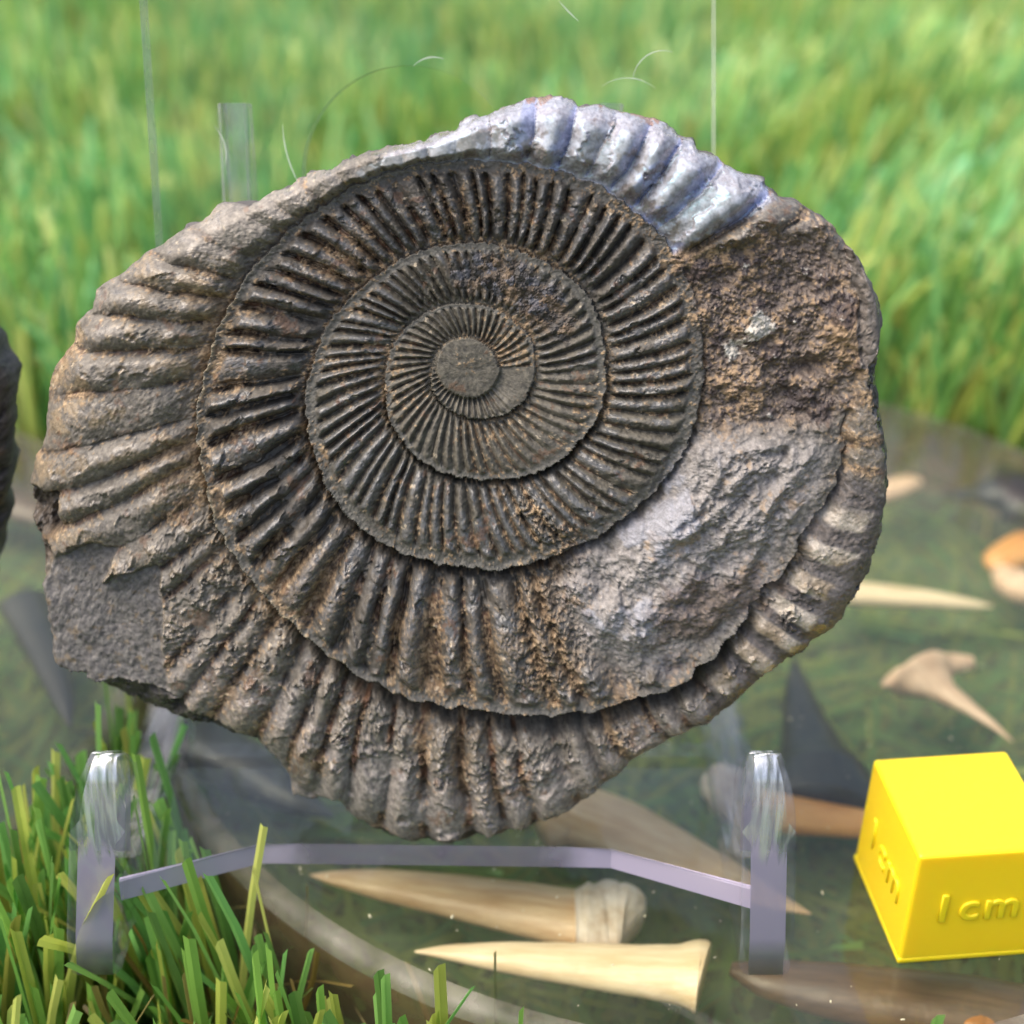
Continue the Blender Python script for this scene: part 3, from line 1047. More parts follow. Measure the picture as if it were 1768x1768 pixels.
POLISH = [(300, 420), (380, 350), (500, 310), (640, 262), (850, 185), (860, 285), (740, 290), (600, 335), (500, 410), (420, 440)]
SHELLW = [(1440, 800), (1535, 850), (1500, 1000), (1420, 1110), (1330, 1165), (1270, 1230), (1200, 1255), (1240, 1130), (1330, 1040), (1400, 940)]


def sculpt(X, Y, S, s):
    """height (sculpting units, + towards the viewer), colour (linear), roughness and region label of every point of the fossil's face"""
    th = np.arctan2(-(Y - CY), X - CX) % TAU
    r = np.hypot(X - CX, Y - CY)
    wv = sample(NF['b'], X, Y) * 1.1 + sample(NF['f'], X, Y) * 0.5
    rw = r + wv * smooth(r / 60)
    wh = np.zeros(X.shape, int)
    for k in range(5):
        wh += rw > seam_r(th + TAU * k)
    phi = th + TAU * wh
    turn = phi / TAU
    rin = np.where(wh > 0, seam_r(phi - TAU), 0)
    rout = np.minimum(seam_r(phi), S)
    rout = np.where(wh >= 4, S, rout)
    rout = np.maximum(rout, rin + 4)
    t = np.clip((rw - rin) / (rout - rin), 0, 1.2)
    up = np.sin(th)
    down = np.clip(-up, 0, 1)

    na, nb_, nc, nd = (sample(NF[q], X, Y) for q in 'abcd')
    ne, nf, ng, nh = (sample(NF[q], X, Y) for q in 'efgh')

    # masks
    soft = lambda poly, wd, rag=6: smooth((poly_dist(X, Y, poly) + rag * (0.7 * nb_ + 0.5 * nc)) / wd + 0.5)
    m_lump = soft(LUMP, 64, 11)
    m_rub = soft(RUBBLE, 36, 8)
    m_mat = soft(MATRIX, 8, 4) * (wh >= 4)
    m_dark = soft(DARKEDGE, 14, 5)
    m_peb = soft(PEBBLE, 30, 8)
    m_clay = soft(CLAYZ, 50, 14)
    m_nac = soft(NACRE, 16, 4) * (wh >= 4)
    m_shell = soft(SHELLW, 30, 4) * (wh >= 4)
    dface = poly_dist(X, Y, FACE) + 2.0 * nc + 1.5 * nf

    # --- cross-section of the whorls: a saw-tooth that rises outwards and drops at each seam
    amp = np.interp(turn, [0, 1, 1.6, 2, 2.6, 3, 3.6, 4, 5], [8, 12, 16, 20, 28, 30, 40, 46, 46]) * (0.34 + 0.66 * smooth((0.25 - up) / 1.1))
    prof = np.sin(0.5 * math.pi * np.clip(t / 0.86, 0, 1)) ** 0.85
    bulge = np.sin(math.pi * np.clip(t / 0.92, 0, 1)) * np.interp(turn, [0, 1, 2, 3, 4], [4, 3, 5, 9, 12])
    h_in = amp * prof + bulge * 0.7
    h_out = 26 * smooth(t / 0.30) - np.interp(turn, [4, 4.8, 4.9], [62, 62, 34]) * np.clip((t - 0.60) / 0.40, 0, 1) ** 2.3 - 4 + 15 * np.clip(up, 0, 1)
    m_out = smooth((turn - 3.86) / 0.26)
    h = h_in * (1 - m_out) + h_out * m_out
    groove = np.exp(-((rw - rin) / ((2.4 + 0.006 * r) * (1 + 1.5 * down * smooth((turn - 2.2) / .8)))) ** 2) * (wh > 0)
    lip = np.exp(-((rout - rw) / (4 + 0.008 * r)) ** 2) * (wh > 0) * (wh < 4)
    h -= groove * np.interp(turn, [1, 2, 3, 4, 5], [4, 8, 20, 30, 30]) * (0.04 + 0.10 * (1 - np.clip(up, 0, 1)) + 1.0 * smooth((down - .1) / .6)) * np.interp(turn, [4.76, 4.86, 5.0], [1, .25, .1])
    h += lip * np.interp(turn, [1, 2, 3, 3.78, 3.9], [1, 2, 4, 6, 1]) * (1 - .8 * np.clip(up, 0, 1))

    deg = np.degrees(th)
    gA = np.exp(-((rw - rin - 14) / np.interp(deg, [235, 262, 285, 312], [7, 13, 22, 12])) ** 2) * smooth((deg - 225) / 35) * (1 - smooth((deg - 303) / 18)) * (wh == 4)
    gB = np.exp(-((rw - rin - 5) / 8) ** 2) * smooth((deg - 222) / 25) * (1 - smooth((deg - 290) / 15)) * (wh == 3)
    gC = np.exp(-((rw - rin - 3) / 5) ** 2) * smooth((deg - 230) / 30) * (1 - smooth((deg - 320) / 20)) * (wh == 2)
    h -= 85 * gA + 36 * gB + 12 * gC
    # --- ribs
    sweep = np.interp(turn, [1, 2, 3, 3.3, 3.5, 4, 4.4, 5], [.12, .12, .13, .13, .05, .07, .03, .07])
    turn_e = turn - sweep * (rw - rin) / np.maximum(r, 30) / TAU * 2.0 * (0.4 + 0.6 * t)
    ph = rib_phase(turn_e) + 0.045 * nb_ * smooth(r / 300)
    ph = ph + 0.16 * np.sin(ph * 1.7 + 2 * np.sin(ph * 0.43)) * smooth((turn - 1.6) / 1)
    rid = np.floor(ph + 0.5)
    fr = ph - rid                                                  # -0.5..0.5 with the crest at 0
    hsh = lambda q, sd: (np.sin(q * 12.9898 + sd * 78.233) * 43758.5453) % 1.0
    a_rib = np.interp(turn, [0.9, 1.0, 1.6, 2, 2.6, 3, 3.4, 3.9, 4.1, 4.3, 4.5, 4.75, 4.84, 4.90, 4.96], [0, 3.2, 4.4, 5.2, 7.5, 9.5, 15, 17, 12, 12, 7.5, 15, 9, 5, 0]) * (0.45 + 0.75 * hsh(rid, 1) ** 0.7) * (1 - 0.6 * smooth((poly_dist(X, Y, POLISH)) / 50 + .5))
    win = smooth((t - 0.03) / 0.12)
    wout_in = 1 - smooth((t - np.interp(turn, [1, 2, 3, 3.4, 4], [.86, .82, .80, .82, .92]) - 0.05 * (hsh(rid, 2) - .5)) / 0.07)
    wout_out = 1 - 0.55 * smooth((t - 0.8) / 0.2)
    win_rib = win * (wout_in * (1 - m_out) + wout_out * m_out)
    narrow = np.interp(turn, [1, 3, 3.3, 4, 4.3, 5], [0.95, 0.95, 0.80, 0.8, 1.0, 0.85])
    crest = np.cos(math.pi * np.clip(fr / narrow, -0.5, 0.5) * 1.0 / 0.5 * 0.5)     # rounded rib
    crest = np.clip(crest, 0, 1) ** np.interp(turn, [2, 2.8, 3.2, 4, 4.3], [1.25, 1.1, .8, .8, 1.0])
    asym = np.where(fr > 0, 1.0, 1.0)
    ribh = (crest - 0.5) * 2.2
    pits = smooth((0.42 - crest) / 0.4) * np.exp(-((t - 0.74) / 0.12) ** 2) * smooth((-(X - CX) - 40) / 160) * (wh == 3) * smooth((0.8 + nb_) / .8)
    h -= 9 * pits * (wh == 3)
    m_flat = np.clip(m_lump + m_rub + m_mat * 0.985 + m_peb * 0.85 + m_clay * 0.45, 0, 1)
    # worn stretches
    worn = smooth((ng - np.where(turn > 3.1, 0.25, 0.9)) / 0.7) * 0.9
    # the core and the piece right of it stay smooth, as does a patch at lower right of the second turn
    coil_smooth = np.exp(-(((X - 965) / 55) ** 2 + ((Y - 760) / 40) ** 2))
    core = (wh == 0)
    core_rib = core * smooth((r - 34) / 14) * smooth((-up + 0.1) / 0.4)
    h += a_rib * ribh * win_rib * (1 - m_flat) * (1 - worn * 0.7) * (1 - coil_smooth * 0.85) * (~core)
    frc = (th / TAU * 46) % 1.0 - 0.5
    disc_ = smooth((57 + 1.2 * nb_ - r) / 4)
    t0 = np.clip((r - 58) / np.maximum(rout - 58, 6), 0, 1)
    h = np.where(core, 4 + amp * 0.9 * smooth(t0 / 0.8) * (1 - disc_) + (7 + 3 * np.cos(np.clip(r / 57, 0, 1) * 1.5) - 2.5 * np.exp(-((X - 822) / 26.0) ** 2 - ((Y - 640) / 22.0) ** 2)) * disc_, h)
    h += core * (1 - disc_) * 3.4 * np.cos(TAU * frc) * smooth((rout - 58) / 12) * (1 - smooth((t0 - .8) / .12)) * smooth((0.55 - np.abs(th - 4.0) / 3.2) / .2)

    h += m_nac * smooth((X - 780) / 80) * (7.0 * fr + 2.5 * np.exp(-((fr + .5) / .05) ** 2) * 0 - 2) * win
    # --- regions with a relief of their own
    d1, d2, hs = worley(X + 3 * nc, Y + 3 * nd, 15.0, 11)
    e1, e2, hs2 = worley(X + 2 * nd, Y + 2 * nc, 8.0, 12)
    peb = (0.62 - d1) * 9 + hs * 5
    h = h * (1 - m_rub) + m_rub * (4 + 9 * na * 0.6 + 7.0 * nb_ + 2.6 * nc + 0.7 * nd + peb * 0.2)
    pit = np.exp(-(((X - 1408) / 30) ** 2 + ((Y - 632) / 14) ** 2)) + 0.7 * np.exp(-(((X - 1270) / 16) ** 2 + ((Y - 690) / 10) ** 2))
    h -= 20 * pit * m_rub
    ridge = np.abs(na * 0.8 + 0.25 * nb_ + 0.06 * nc)
    crack = np.exp(-(ridge / 0.045) ** 2)
    facet = (np.abs(((X * 0.8 + Y * 0.6) / 74 + 0.35 * na) % 1.0 - 0.5) - 0.25) * 26
    lump_h = 34 + 8 * nb_ + 1.2 * nc + 0.7 * nd + facet * 0.9 - 3 * crack - 0.06 * (X - 1180) + 0.00 * Y
    for pl, wd, dp in (([(1345, 782), (1290, 786), (1255, 808), (1236, 850), (1205, 880), (1180, 900)], 7, 11), ([(1290, 840), (1262, 872), (1236, 905)], 5, 7), ([(1350, 860), (1318, 930), (1300, 985)], 9, 10), ([(1060, 1010), (1098, 1060), (1110, 1100)], 4, 5), ([(1180, 960), (1225, 985), (1260, 1010)], 6, 6)):
        dd = np.full(X.shape, 1e9)
        for (ax_, ay_), (bx_, by_) in zip(pl[:-1], pl[1:]):
            q_ = np.clip(((X - ax_) * (bx_ - ax_) + (Y - ay_) * (by_ - ay_)) / ((bx_ - ax_) ** 2 + (by_ - ay_) ** 2), 0, 1)
            dd = np.minimum(dd, np.hypot(X + 4 * nb_ - ax_ - q_ * (bx_ - ax_), Y + 4 * nc - ay_ - q_ * (by_ - ay_)))
        lump_h = lump_h - dp * np.exp(-(dd / wd) ** 2) + dp * 0.6 * np.exp(-((dd - wd * 2.4) / wd) ** 2)
    lump_edge = smooth(poly_dist(X, Y, LUMP) / 100 + 0.3)
    h = h * (1 - m_lump) + m_lump * (h * 0.25 + lump_h * lump_edge)
    h = h * (1 - m_mat) + m_mat * (6 + 2.6 * nb_ + 0.7 * nc + 0.35 * nd + 0.045 * (X - 90) - 0.03 * (1150 - Y))
    h += m_peb * (peb * 0.55 + 2 * nc - 2)
    h += m_clay * (3.5 * nc + 2.2 * nd + peb * 0.35)
    h -= m_dark * (14 + 16 * np.abs(nb_) + 5 * nc)
    # broken crust: flakes of shell still stuck over the outer whorl at the bottom and left
    q1, q2, qh = worley(X + 10 * nb_, Y + 10 * nc, 60.0, 21)
    edge_fl = np.exp(-((q2 - q1) / 0.05) ** 2)
    zone_b = smooth((down - 0.35) / 0.3) * (wh >= 3) * (1 - m_mat)
    crust = smooth((np.sin(ng * 1.5 + qh * 5) - 0.1) / 0.25) * zone_b * (1 - smooth((t - 0.5 - 0.12 * nb_) / 0.1)) * m_out
    h += crust * (7 + 2.5 * nc + 1.5 * nd)
    h += (1 - m_mat * 0.6) * (0.6 * nf + 0.25 * nd) * np.interp(turn, [0, 1, 2, 3, 4], [0.3, 0.35, 0.5, 0.9, 0.9]) * (1 - 0.88 * m_nac) * (1 - 0.65 * m_lump)
    # sides: beyond the face's edge the stone falls away
    side = np.clip(-dface, 0, 200)
    h -= side * np.where(X < 500, 0.62, 1.1) + np.clip(side, 0, 4) * 1.2
    h += (side > 0) * (2.5 * nc + 1.2 * nd)
    # thin outer rim rolls off
    roll = np.clip(1 - (1 - s) * np.maximum(S, 1) / 12.0, 0, 1)
    h -= roll ** 2 * 9

    # ------------------------------------------------ colours
    G = lambda *c: srgb(*c)
    fine = np.clip(0.5 + 0.22 * nd + 0.16 * nf, 0, 1)
    col = mix(np.broadcast_to(G(78, 73, 68), X.shape + (3,)), G(112, 106, 99), fine)
    rough = np.full(X.shape, 0.62)
    # inner coils: darker, greener grey
    inner = (wh <= 2) & True
    ci = mix(np.broadcast_to(G(74, 71, 65), X.shape + (3,)), G(116, 110, 98), fine)
    col = mix(col, ci, inner * 0.85)
    # polished rib crests of the third turn and rim bands
    sheen = smooth((crest - 0.5) / 0.3) * win_rib * (1 - m_flat) * smooth((nb_ * 0.6 + 0.75 + 0.4 * nc) / 0.5) * (wh >= 2)
    col = mix(col, G(108, 110, 116), sheen * 0.6)
    rough = rough - 0.40 * sheen
    col = col * (1 - 0.16 * ((wh >= 2) & (wh <= 3)))[..., None]
    # outer whorl: warmer, paler
    ow = m_out * (1 - m_nac)
    cw = mix(np.broadcast_to(G(100, 94, 88), X.shape + (3,)), G(140, 132, 122), fine)
    col = mix(col, cw, ow * 0.85)
    bottom = smooth((down - 0.55) / 0.3) * m_out
    col = mix(col, mix(np.broadcast_to(G(112, 106, 104), X.shape + (3,)), G(160, 152, 148), fine), bottom * 0.8 * smooth((t - .3) / .2))
    ochre = smooth((fr * fr * -6 + 0.6 + 0.5 * nb_) / 0.5) * (1 - np.abs(up)) * m_out * smooth((-(X - CX)) / 200)
    col = mix(col, G(158, 136, 102), 0.55 * ochre * smooth((0.5 + nc) / 0.8))
    m_pol = smooth((poly_dist(X, Y, POLISH) + 10 * nb_) / 40 + .5) * (wh >= 4)
    col = mix(col, mix(np.broadcast_to(G(134, 126, 120), X.shape + (3,)), G(172, 163, 154), fine), m_pol * .75)
    # furrows coloured darker, brown-black
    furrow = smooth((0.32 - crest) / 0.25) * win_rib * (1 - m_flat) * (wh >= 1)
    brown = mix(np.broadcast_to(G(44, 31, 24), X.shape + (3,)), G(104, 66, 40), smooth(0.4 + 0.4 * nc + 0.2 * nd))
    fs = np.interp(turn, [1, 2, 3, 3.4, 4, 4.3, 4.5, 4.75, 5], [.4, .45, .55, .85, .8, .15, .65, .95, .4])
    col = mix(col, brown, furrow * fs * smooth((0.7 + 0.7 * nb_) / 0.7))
    # tan clay crumbs in furrows, along seams and in patches
    pat = np.interp(turn, [0, 1, 2, 2.6, 3, 3.3, 3.6, 4, 4.25, 4.5, 5], [.05, .2, .3, .3, .46, .56, .8, .86, .25, .66, .5])
    cl = nf * 0.45 + nd * 0.55 + 0.55 * nb_ + 0.35 * ne + 1.1 * pat - 1.25 + 0.5 * smooth((0.5 - crest) / 0.4) * (wh >= 1) + 0.9 * np.exp(-((rw - rin) / (6 + 0.02 * r)) ** 2) * (wh > 0) + 0.9 * m_clay + 0.5 * m_peb
    cl = cl - 0.9 * core
    clay = smooth(cl / 0.55) * (1 - m_mat * 0.9) * (1 - 0.75 * m_nac) * (1 - sheen * 0.7)
    ccol = mix(np.broadcast_to(G(122, 97, 70), X.shape + (3,)), G(182, 153, 118), smooth(0.5 + 0.3 * nd + 0.25 * nc))
    crumb = smooth((hs2 - 0.30 + 0.5 * (0.5 - e1)) / 0.25)
    ccol = mix(ccol, G(70, 58, 48), (1 - crumb) * 0.65)
    ccol = mix(ccol, G(196, 170, 138), (hs2 > 0.86) * (e1 < .45) * 0.6)
    col = mix(col, ccol, clay * 0.80)
    h = h + clay * (1 - m_lump) * (1 - m_rub) * (0.55 - e1) * 3.0 * (0.4 + hs2) * np.interp(turn, [0, 1, 2, 3], [.15, .3, .6, 1])
    specs = (hs2 > 0.975) * (e1 < .3) * (wh >= 1) * (1 - m_nac)
    col = mix(col, G(200, 184, 160), specs * .6)
    rough = rough + 0.22 * clay
    rust = smooth((ng * 0.6 + nc * 0.5 + nf * 0.4 - 1.3) / 0.5) * (1 - m_mat) * (1 - m_nac * .8)
    col = mix(col, G(108, 72, 46), rust * 0.5)
    # fine pale thread-like crust
    thread = np.exp(-((np.abs(nh) ) / 0.10) ** 2) * smooth((nb_ + 0.3) / 0.8) * (wh >= 3) * (1 - m_nac) * (1 - m_rub)
    col = mix(col, G(176, 152, 120), thread * 0.4 * (1 - m_mat))
    # rubble patch
    rc = mix(np.broadcast_to(G(90, 78, 74), X.shape + (3,)), G(136, 120, 108), fine)
    rc = mix(rc, G(172, 142, 108), smooth((nf * .5 + nb_ * .5 + nd * .4 - 0.05) / 0.7) * 0.75)
    rc = mix(rc, G(64, 54, 58), smooth((nc * .8 + ng * .6 - 0.55) / 0.6) * 0.8)
    wspot = np.exp(-(((X - 1312) / 26) ** 2 + ((Y - 562) / 20) ** 2)) + 0.6 * np.exp(-(((X - 1268) / 18) ** 2 + ((Y - 600) / 22) ** 2))
    rc = mix(rc, G(206, 200, 192), smooth((1.25 * wspot + 0.12 * nd + 0.16 * nc - 0.36) / 0.3) * .9)
    col = mix(col, rc, m_rub)
    # grey lump
    lc = mix(np.broadcast_to(G(118, 112, 106), X.shape + (3,)), G(162, 154, 146), fine)
    lc = mix(lc, G(160, 132, 98), smooth((nf * .4 + ng * .6 - 0.75) / 0.5) * 0.6)
    lc = mix(lc, G(152, 152, 158), smooth((nb_ * .8 + na * .6 - 0.6) / 0.5) * 0.7)
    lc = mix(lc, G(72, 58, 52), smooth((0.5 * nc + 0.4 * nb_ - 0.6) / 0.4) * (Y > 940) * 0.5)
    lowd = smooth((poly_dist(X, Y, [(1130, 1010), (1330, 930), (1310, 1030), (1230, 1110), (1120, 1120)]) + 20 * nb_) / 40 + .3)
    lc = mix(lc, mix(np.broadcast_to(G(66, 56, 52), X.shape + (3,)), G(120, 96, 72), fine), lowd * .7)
    col = mix(col, lc, m_lump)
    rough = np.where(m_lump > .5, 0.7, rough)
    # dark glossy crystal bead at the lump's foot
    # lower-left matrix
    mc = mix(np.broadcast_to(G(88, 85, 86), X.shape + (3,)), G(118, 114, 112), np.clip(0.5 + 0.3 * nf + 0.2 * nd, 0, 1))
    mc = mix(mc, G(130, 112, 88), smooth((nh - 1.2) / .5) * .6)
    col = mix(col, mc, m_mat)
    rough = rough * (1 - m_mat) + 0.6 * m_mat
    col = mix(col, mix(np.broadcast_to(G(58, 53, 51), X.shape + (3,)), G(92, 82, 74), fine), m_dark * .9)
    # pebbly black patch on the second turn
    pc = mix(np.broadcast_to(G(60, 56, 56), X.shape + (3,)), G(128, 106, 84), smooth((hs - .35) / .5)[...])
    pc = mix(pc, G(84, 92, 110), (hs > 0.82) * 0.8)
    col = mix(col, pc, m_peb * 0.85)
    # nacre
    iri = smooth((-fr - 0.02 + 0.2 * nb_) / 0.45) * (0.5 + hsh(rid, 3)) - 0.15
    nc_ = mix(np.broadcast_to(G(164, 161, 160), X.shape + (3,)), G(196, 195, 200), np.clip(.5 + .3 * nf + .3 * nb_, 0, 1))
    nc_ = mix(nc_, G(150, 166, 222), 0.5 * smooth((iri - 0.05) / 0.7) * smooth((X - 820) / 120))
    nc_ = mix(nc_, G(140, 126, 110), smooth((nb_ * .6 + nc * .5 + ng * 0.4 - .65) / .45) * .75)
    nc_ = mix(nc_, G(168, 116, 58), smooth((nb_ * .5 + nc * .5 + (t - 0.86) * 7 + 0.25 * ne - .7) / .4) * .8 * smooth((X - 850) / 50))
    gold = smooth((-(X - 820)) / 150)
    nc_ = mix(nc_, mix(np.broadcast_to(G(150, 140, 126), X.shape + (3,)), G(196, 186, 172), fine), gold * .7)
    col = mix(col, nc_, m_nac * 0.95)
    rough = rough * (1 - m_nac) + m_nac * np.clip(0.34 + 0.1 * nf, .2, .6)
    # shell bands at lower right
    sb = smooth((Y - 860 + 20 * nb_) / 50) * smooth((crest - 0.45) / 0.3) * smooth((t - 0.02) / .1) * (1 - smooth((t - 0.60 - .12 * nb_ - .2 * (hsh(rid, 5) - .5)) / .1))
    sc = mix(np.broadcast_to(G(80, 77, 80), X.shape + (3,)), G(108, 102, 102), fine)
    sc = mix(sc, mix(np.broadcast_to(G(150, 132, 108), X.shape + (3,)), G(192, 182, 170), smooth(.5 + .4 * nb_)), sb * .85)
    col = mix(col, sc, m_shell * .92)
    # seams carry a thin tan-grey line on the left and top
    sl_ = np.exp(-((rout - rw) / 5) ** 2) * (wh == 3) * smooth((-(X - CX) + 120 * up) / 200)
    col = mix(col, G(150, 142, 122), sl_ * .75)
    rb_ = smooth((t - np.interp(turn, [1, 2, 3, 3.4], [.88, .85, .84, .9])) / .04) * (wh >= 1) * (wh <= 3) * (1 - m_flat) * (1 - clay)
    col = mix(col, mix(np.broadcast_to(G(84, 82, 79), X.shape + (3,)), G(112, 110, 105), fine), rb_ * .7)
    # stone of the sides
    sd_ = smooth(side / 5)
    sdc = mix(np.broadcast_to(G(58, 56, 55), X.shape + (3,)), G(92, 87, 83), fine)
    sdc = mix(sdc, G(120, 112, 106), smooth((X - 900) / 300)[..., None] * 0.5 * np.ones(3)) if False else sdc
    col = mix(col, sdc, sd_)
    facet_r = (wh >= 5) * smooth((X - 1440) / 20)
    col = mix(col, mix(np.broadcast_to(G(98, 93, 92), X.shape + (3,)), G(124, 116, 112), fine), facet_r * .9)
    lum = (col @ np.array([.3, .59, .11]))[..., None]
    col = (lum + (col - lum) * 0.90) * (np.array([0.80, 0.80, 0.755]) * (1 - m_nac - m_lump * (1 - m_nac))[..., None] + np.array([0.81, 0.83, 0.86]) * (m_nac + m_lump * (1 - m_nac))[..., None]) * (1 - 0.10 * m_nac[..., None])
    rough = np.clip(rough + 0.05 * nf, 0.16, 0.95)

    lab = np.where(wh == 0, 0, np.where(wh == 1, 1, np.where(wh == 2, 2, np.where(wh == 3, 3, 4))))
    lab = np.where(m_nac > .5, 5, lab)
    lab = np.where(m_lump > .5, 6, lab)
    lab = np.where((m_mat > .5) | (sd_ > .6) & (X < 470), 7, lab)
    lab = np.where(m_rub > .5, 8, lab)
    return h, col, rough, lab


def sculpt_plain(X, Y, S, s):
    """second fossil: only its dark rough edge is in view"""
    th = np.arctan2(-(Y - CY), X - CX) % TAU
    r = np.hypot(X - CX, Y - CY)
    nb_, nc, nd, nf, ne = (sample(NF[q], X + 313, Y + 127) for q in 'bcdfe')
    turn = np.log(np.maximum(r, 20) / 60) / math.log(1.9) - th / TAU
    t = turn - np.floor(turn)
    h = 26 * np.sin(math.pi * t) ** 0.7 + 9 * np.cos(th * 54 + 4 * t) * smooth(t / .2) * smooth((1 - t) / .2)
    h = h * smooth((s - 0.05) / .1)
    h += 5 * nb_ + 3 * nc + 1.5 * nd
    roll = np.clip(1 - (1 - s) * S / 120.0, 0, 1)
    h -= roll ** 2.2 * 120
    h += roll * (9 * nb_ + 5 * nc + 2 * nd)
    fine = np.clip(.5 + .25 * nd + .2 * nf, 0, 1)
    col = mix(np.broadcast_to(srgb(54, 48, 45), X.shape + (3,)), srgb(96, 86, 78), fine)
    col = mix(col, srgb(128, 100, 72), smooth((nc * .6 + nd * .4 - .7) / .5) * .6)
    return h, col, np.full(X.shape, .7), np.full(X.shape, 4)


def ammonite(name, label, S, nth, nr, fn, to_world, normal, depth, part_names, nacre_lab=None):
    th = np.linspace(0, TAU, nth, endpoint=False)
    s = np.concatenate([[0.00001], np.linspace(0, 1, nr + 1)[1:]])
    s = s ** 0.92
    TH, SS = np.meshgrid(th, s)
    Sg = np.repeat(S[None, :], len(s), 0)
    Rr = SS * Sg
    X = CX + Rr * np.cos(TH)
    Y = CY - Rr * np.sin(TH)
    ks = np.hanning(121); ks /= ks.sum()
    Ssm = np.convolve(np.tile(S, 3), ks, 'same')[nth:2 * nth]
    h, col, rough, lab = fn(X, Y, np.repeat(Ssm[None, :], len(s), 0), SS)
    P = to_world(X, Y)
    nrm = np.array(normal)
    V = P + (h / PXC)[..., None] * nrm
    ns = len(s)
    # walls: carry the rim back to the rear face
    rings = []
    c0 = to_world(np.array([CX]), np.array([CY]))[0]
    r_ = np.random.default_rng(3)
    rim_h = h[-1] / PXC
    for f_, shrink in ((0.12, 1.004), (0.3, 1.0), (0.55, 0.985), (0.8, 0.96), (1.0, 0.91)):
        jit = np.convolve(np.tile(r_.normal(0, 1, nth), 3), np.hanning(25), 'same')[nth:2 * nth]
        jit = jit / jit.std() * 0.012
        sh = shrink + jit * min(1, f_ * 2)
        Pr = c0 + (P[-1] - c0) * sh[:, None]
        hh = rim_h + (-depth - rim_h) * f_
        rings.append(Pr + hh[:, None] * nrm)
    for sh in (0.6, 0.3, 0.002):
        rings.append(c0 + (P[-1] - c0) * 0.91 * sh - depth * nrm)
    W = np.stack(rings)
    # vertex normals from the grid
    A = np.concatenate([V, W], 0)
    dt = np.roll(A, -1, 1) - np.roll(A, 1, 1)
    dr = np.gradient(A, axis=0)
    Nv = np.cross(dr, dt)
    Nv /= np.linalg.norm(Nv, axis=-1)[..., None] + 1e-12
    if (Nv[ns // 2] @ nrm).mean() < 0: Nv = -Nv
    rows = A.shape[0]
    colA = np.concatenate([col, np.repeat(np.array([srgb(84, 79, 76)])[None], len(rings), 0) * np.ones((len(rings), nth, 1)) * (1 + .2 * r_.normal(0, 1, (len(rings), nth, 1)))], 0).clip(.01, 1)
    roA = np.concatenate([rough, np.full((len(rings), nth), .7)], 0)
    idx = np.arange(rows * nth).reshape(rows, nth)
    nx = np.roll(idx, -1, 1)
    Q = np.stack([idx[:-1], idx[1:], nx[1:], nx[:-1]], -1)
    fl = np.concatenate([lab, np.full((len(rings) - 1, nth), 9)], 0)
    fl[ns - 1] = 9
    t = empty(name, tuple(c0 - depth * nrm * 0.5))
    tag(t, label, "ammonite fossil", "ammonite fossils on the discs")
    org = np.array(t.location)
    Af, Nf, Cf, Rf = A.reshape(-1, 3), Nv.reshape(-1, 3), colA.reshape(-1, 3), roA.ravel()
    Qf, flf = Q.reshape(-1, 4), fl.ravel()
    for lb, (pname, plabel) in part_names.items():
        q = Qf[flf == lb] if lb >= 0 else Qf
        if len(q) == 0: continue
        u, inv = np.unique(q, return_inverse=True)
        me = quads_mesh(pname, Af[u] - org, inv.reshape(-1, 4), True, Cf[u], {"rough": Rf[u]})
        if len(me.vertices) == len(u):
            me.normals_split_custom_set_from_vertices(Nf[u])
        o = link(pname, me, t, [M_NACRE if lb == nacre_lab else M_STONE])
        if plabel: o["label"] = plabel
    return t


NRM = np.array([0, -cL, sL])
ANCH = np.array([0, 7.66, 0.60])


def face_plane(X, Y):
    """points of the fossil's leaning mid-plane"""
    d = np.stack([(X - 884) / F, cp_ - (Y - 884) / F * sp_, -sp_ - (Y - 884) / F * cp_], -1)
    o = np.array([0, 0, CAMH])
    tpar = ((ANCH - o) @ NRM) / (d @ NRM)
    return o + d * tpar[..., None]


NTH = 2000
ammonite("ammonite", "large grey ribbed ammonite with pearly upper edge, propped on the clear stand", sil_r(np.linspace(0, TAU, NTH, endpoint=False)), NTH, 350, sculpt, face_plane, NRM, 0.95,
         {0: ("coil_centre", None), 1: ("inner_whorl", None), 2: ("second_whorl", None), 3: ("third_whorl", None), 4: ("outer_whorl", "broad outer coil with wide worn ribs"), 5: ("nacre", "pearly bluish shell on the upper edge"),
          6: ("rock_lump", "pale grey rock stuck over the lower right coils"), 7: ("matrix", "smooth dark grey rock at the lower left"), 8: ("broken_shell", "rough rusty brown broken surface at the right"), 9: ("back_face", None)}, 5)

# second fossil, standing on the left disc: mostly outside the picture
LN2 = R(9)
n2 = np.array([0, -math.cos(LN2), math.sin(LN2)])
c2 = np.array([-6.75, 8.55, 3.16])
up2 = np.array([0, math.sin(LN2), math.cos(LN2)])


def plane2(X, Y):
    return c2 + ((X - CX) / PXC)[..., None] * np.array([1.0, 0, 0]) + (-(Y - CY) / PXC)[..., None] * up2


a2 = np.linspace(0, TAU, 900, endpoint=False)
S2 = 3.12 * PXC * (1 + 0.02 * np.sin(3 * a2 + 1) + 0.012 * np.sin(7 * a2))
j = np.convolve(np.tile(rng.normal(0, 1, 900), 3), np.hanning(13), 'same')[900:1800]
S2 = S2 + j / j.std() * 2.5
ammonite("ammonite", "dark rough ammonite cut off by the left edge of the picture", S2, 900, 150, sculpt_plain, plane2, n2, 1.2,
         {4: ("ribbed_face", None), 9: ("back_face", None)})

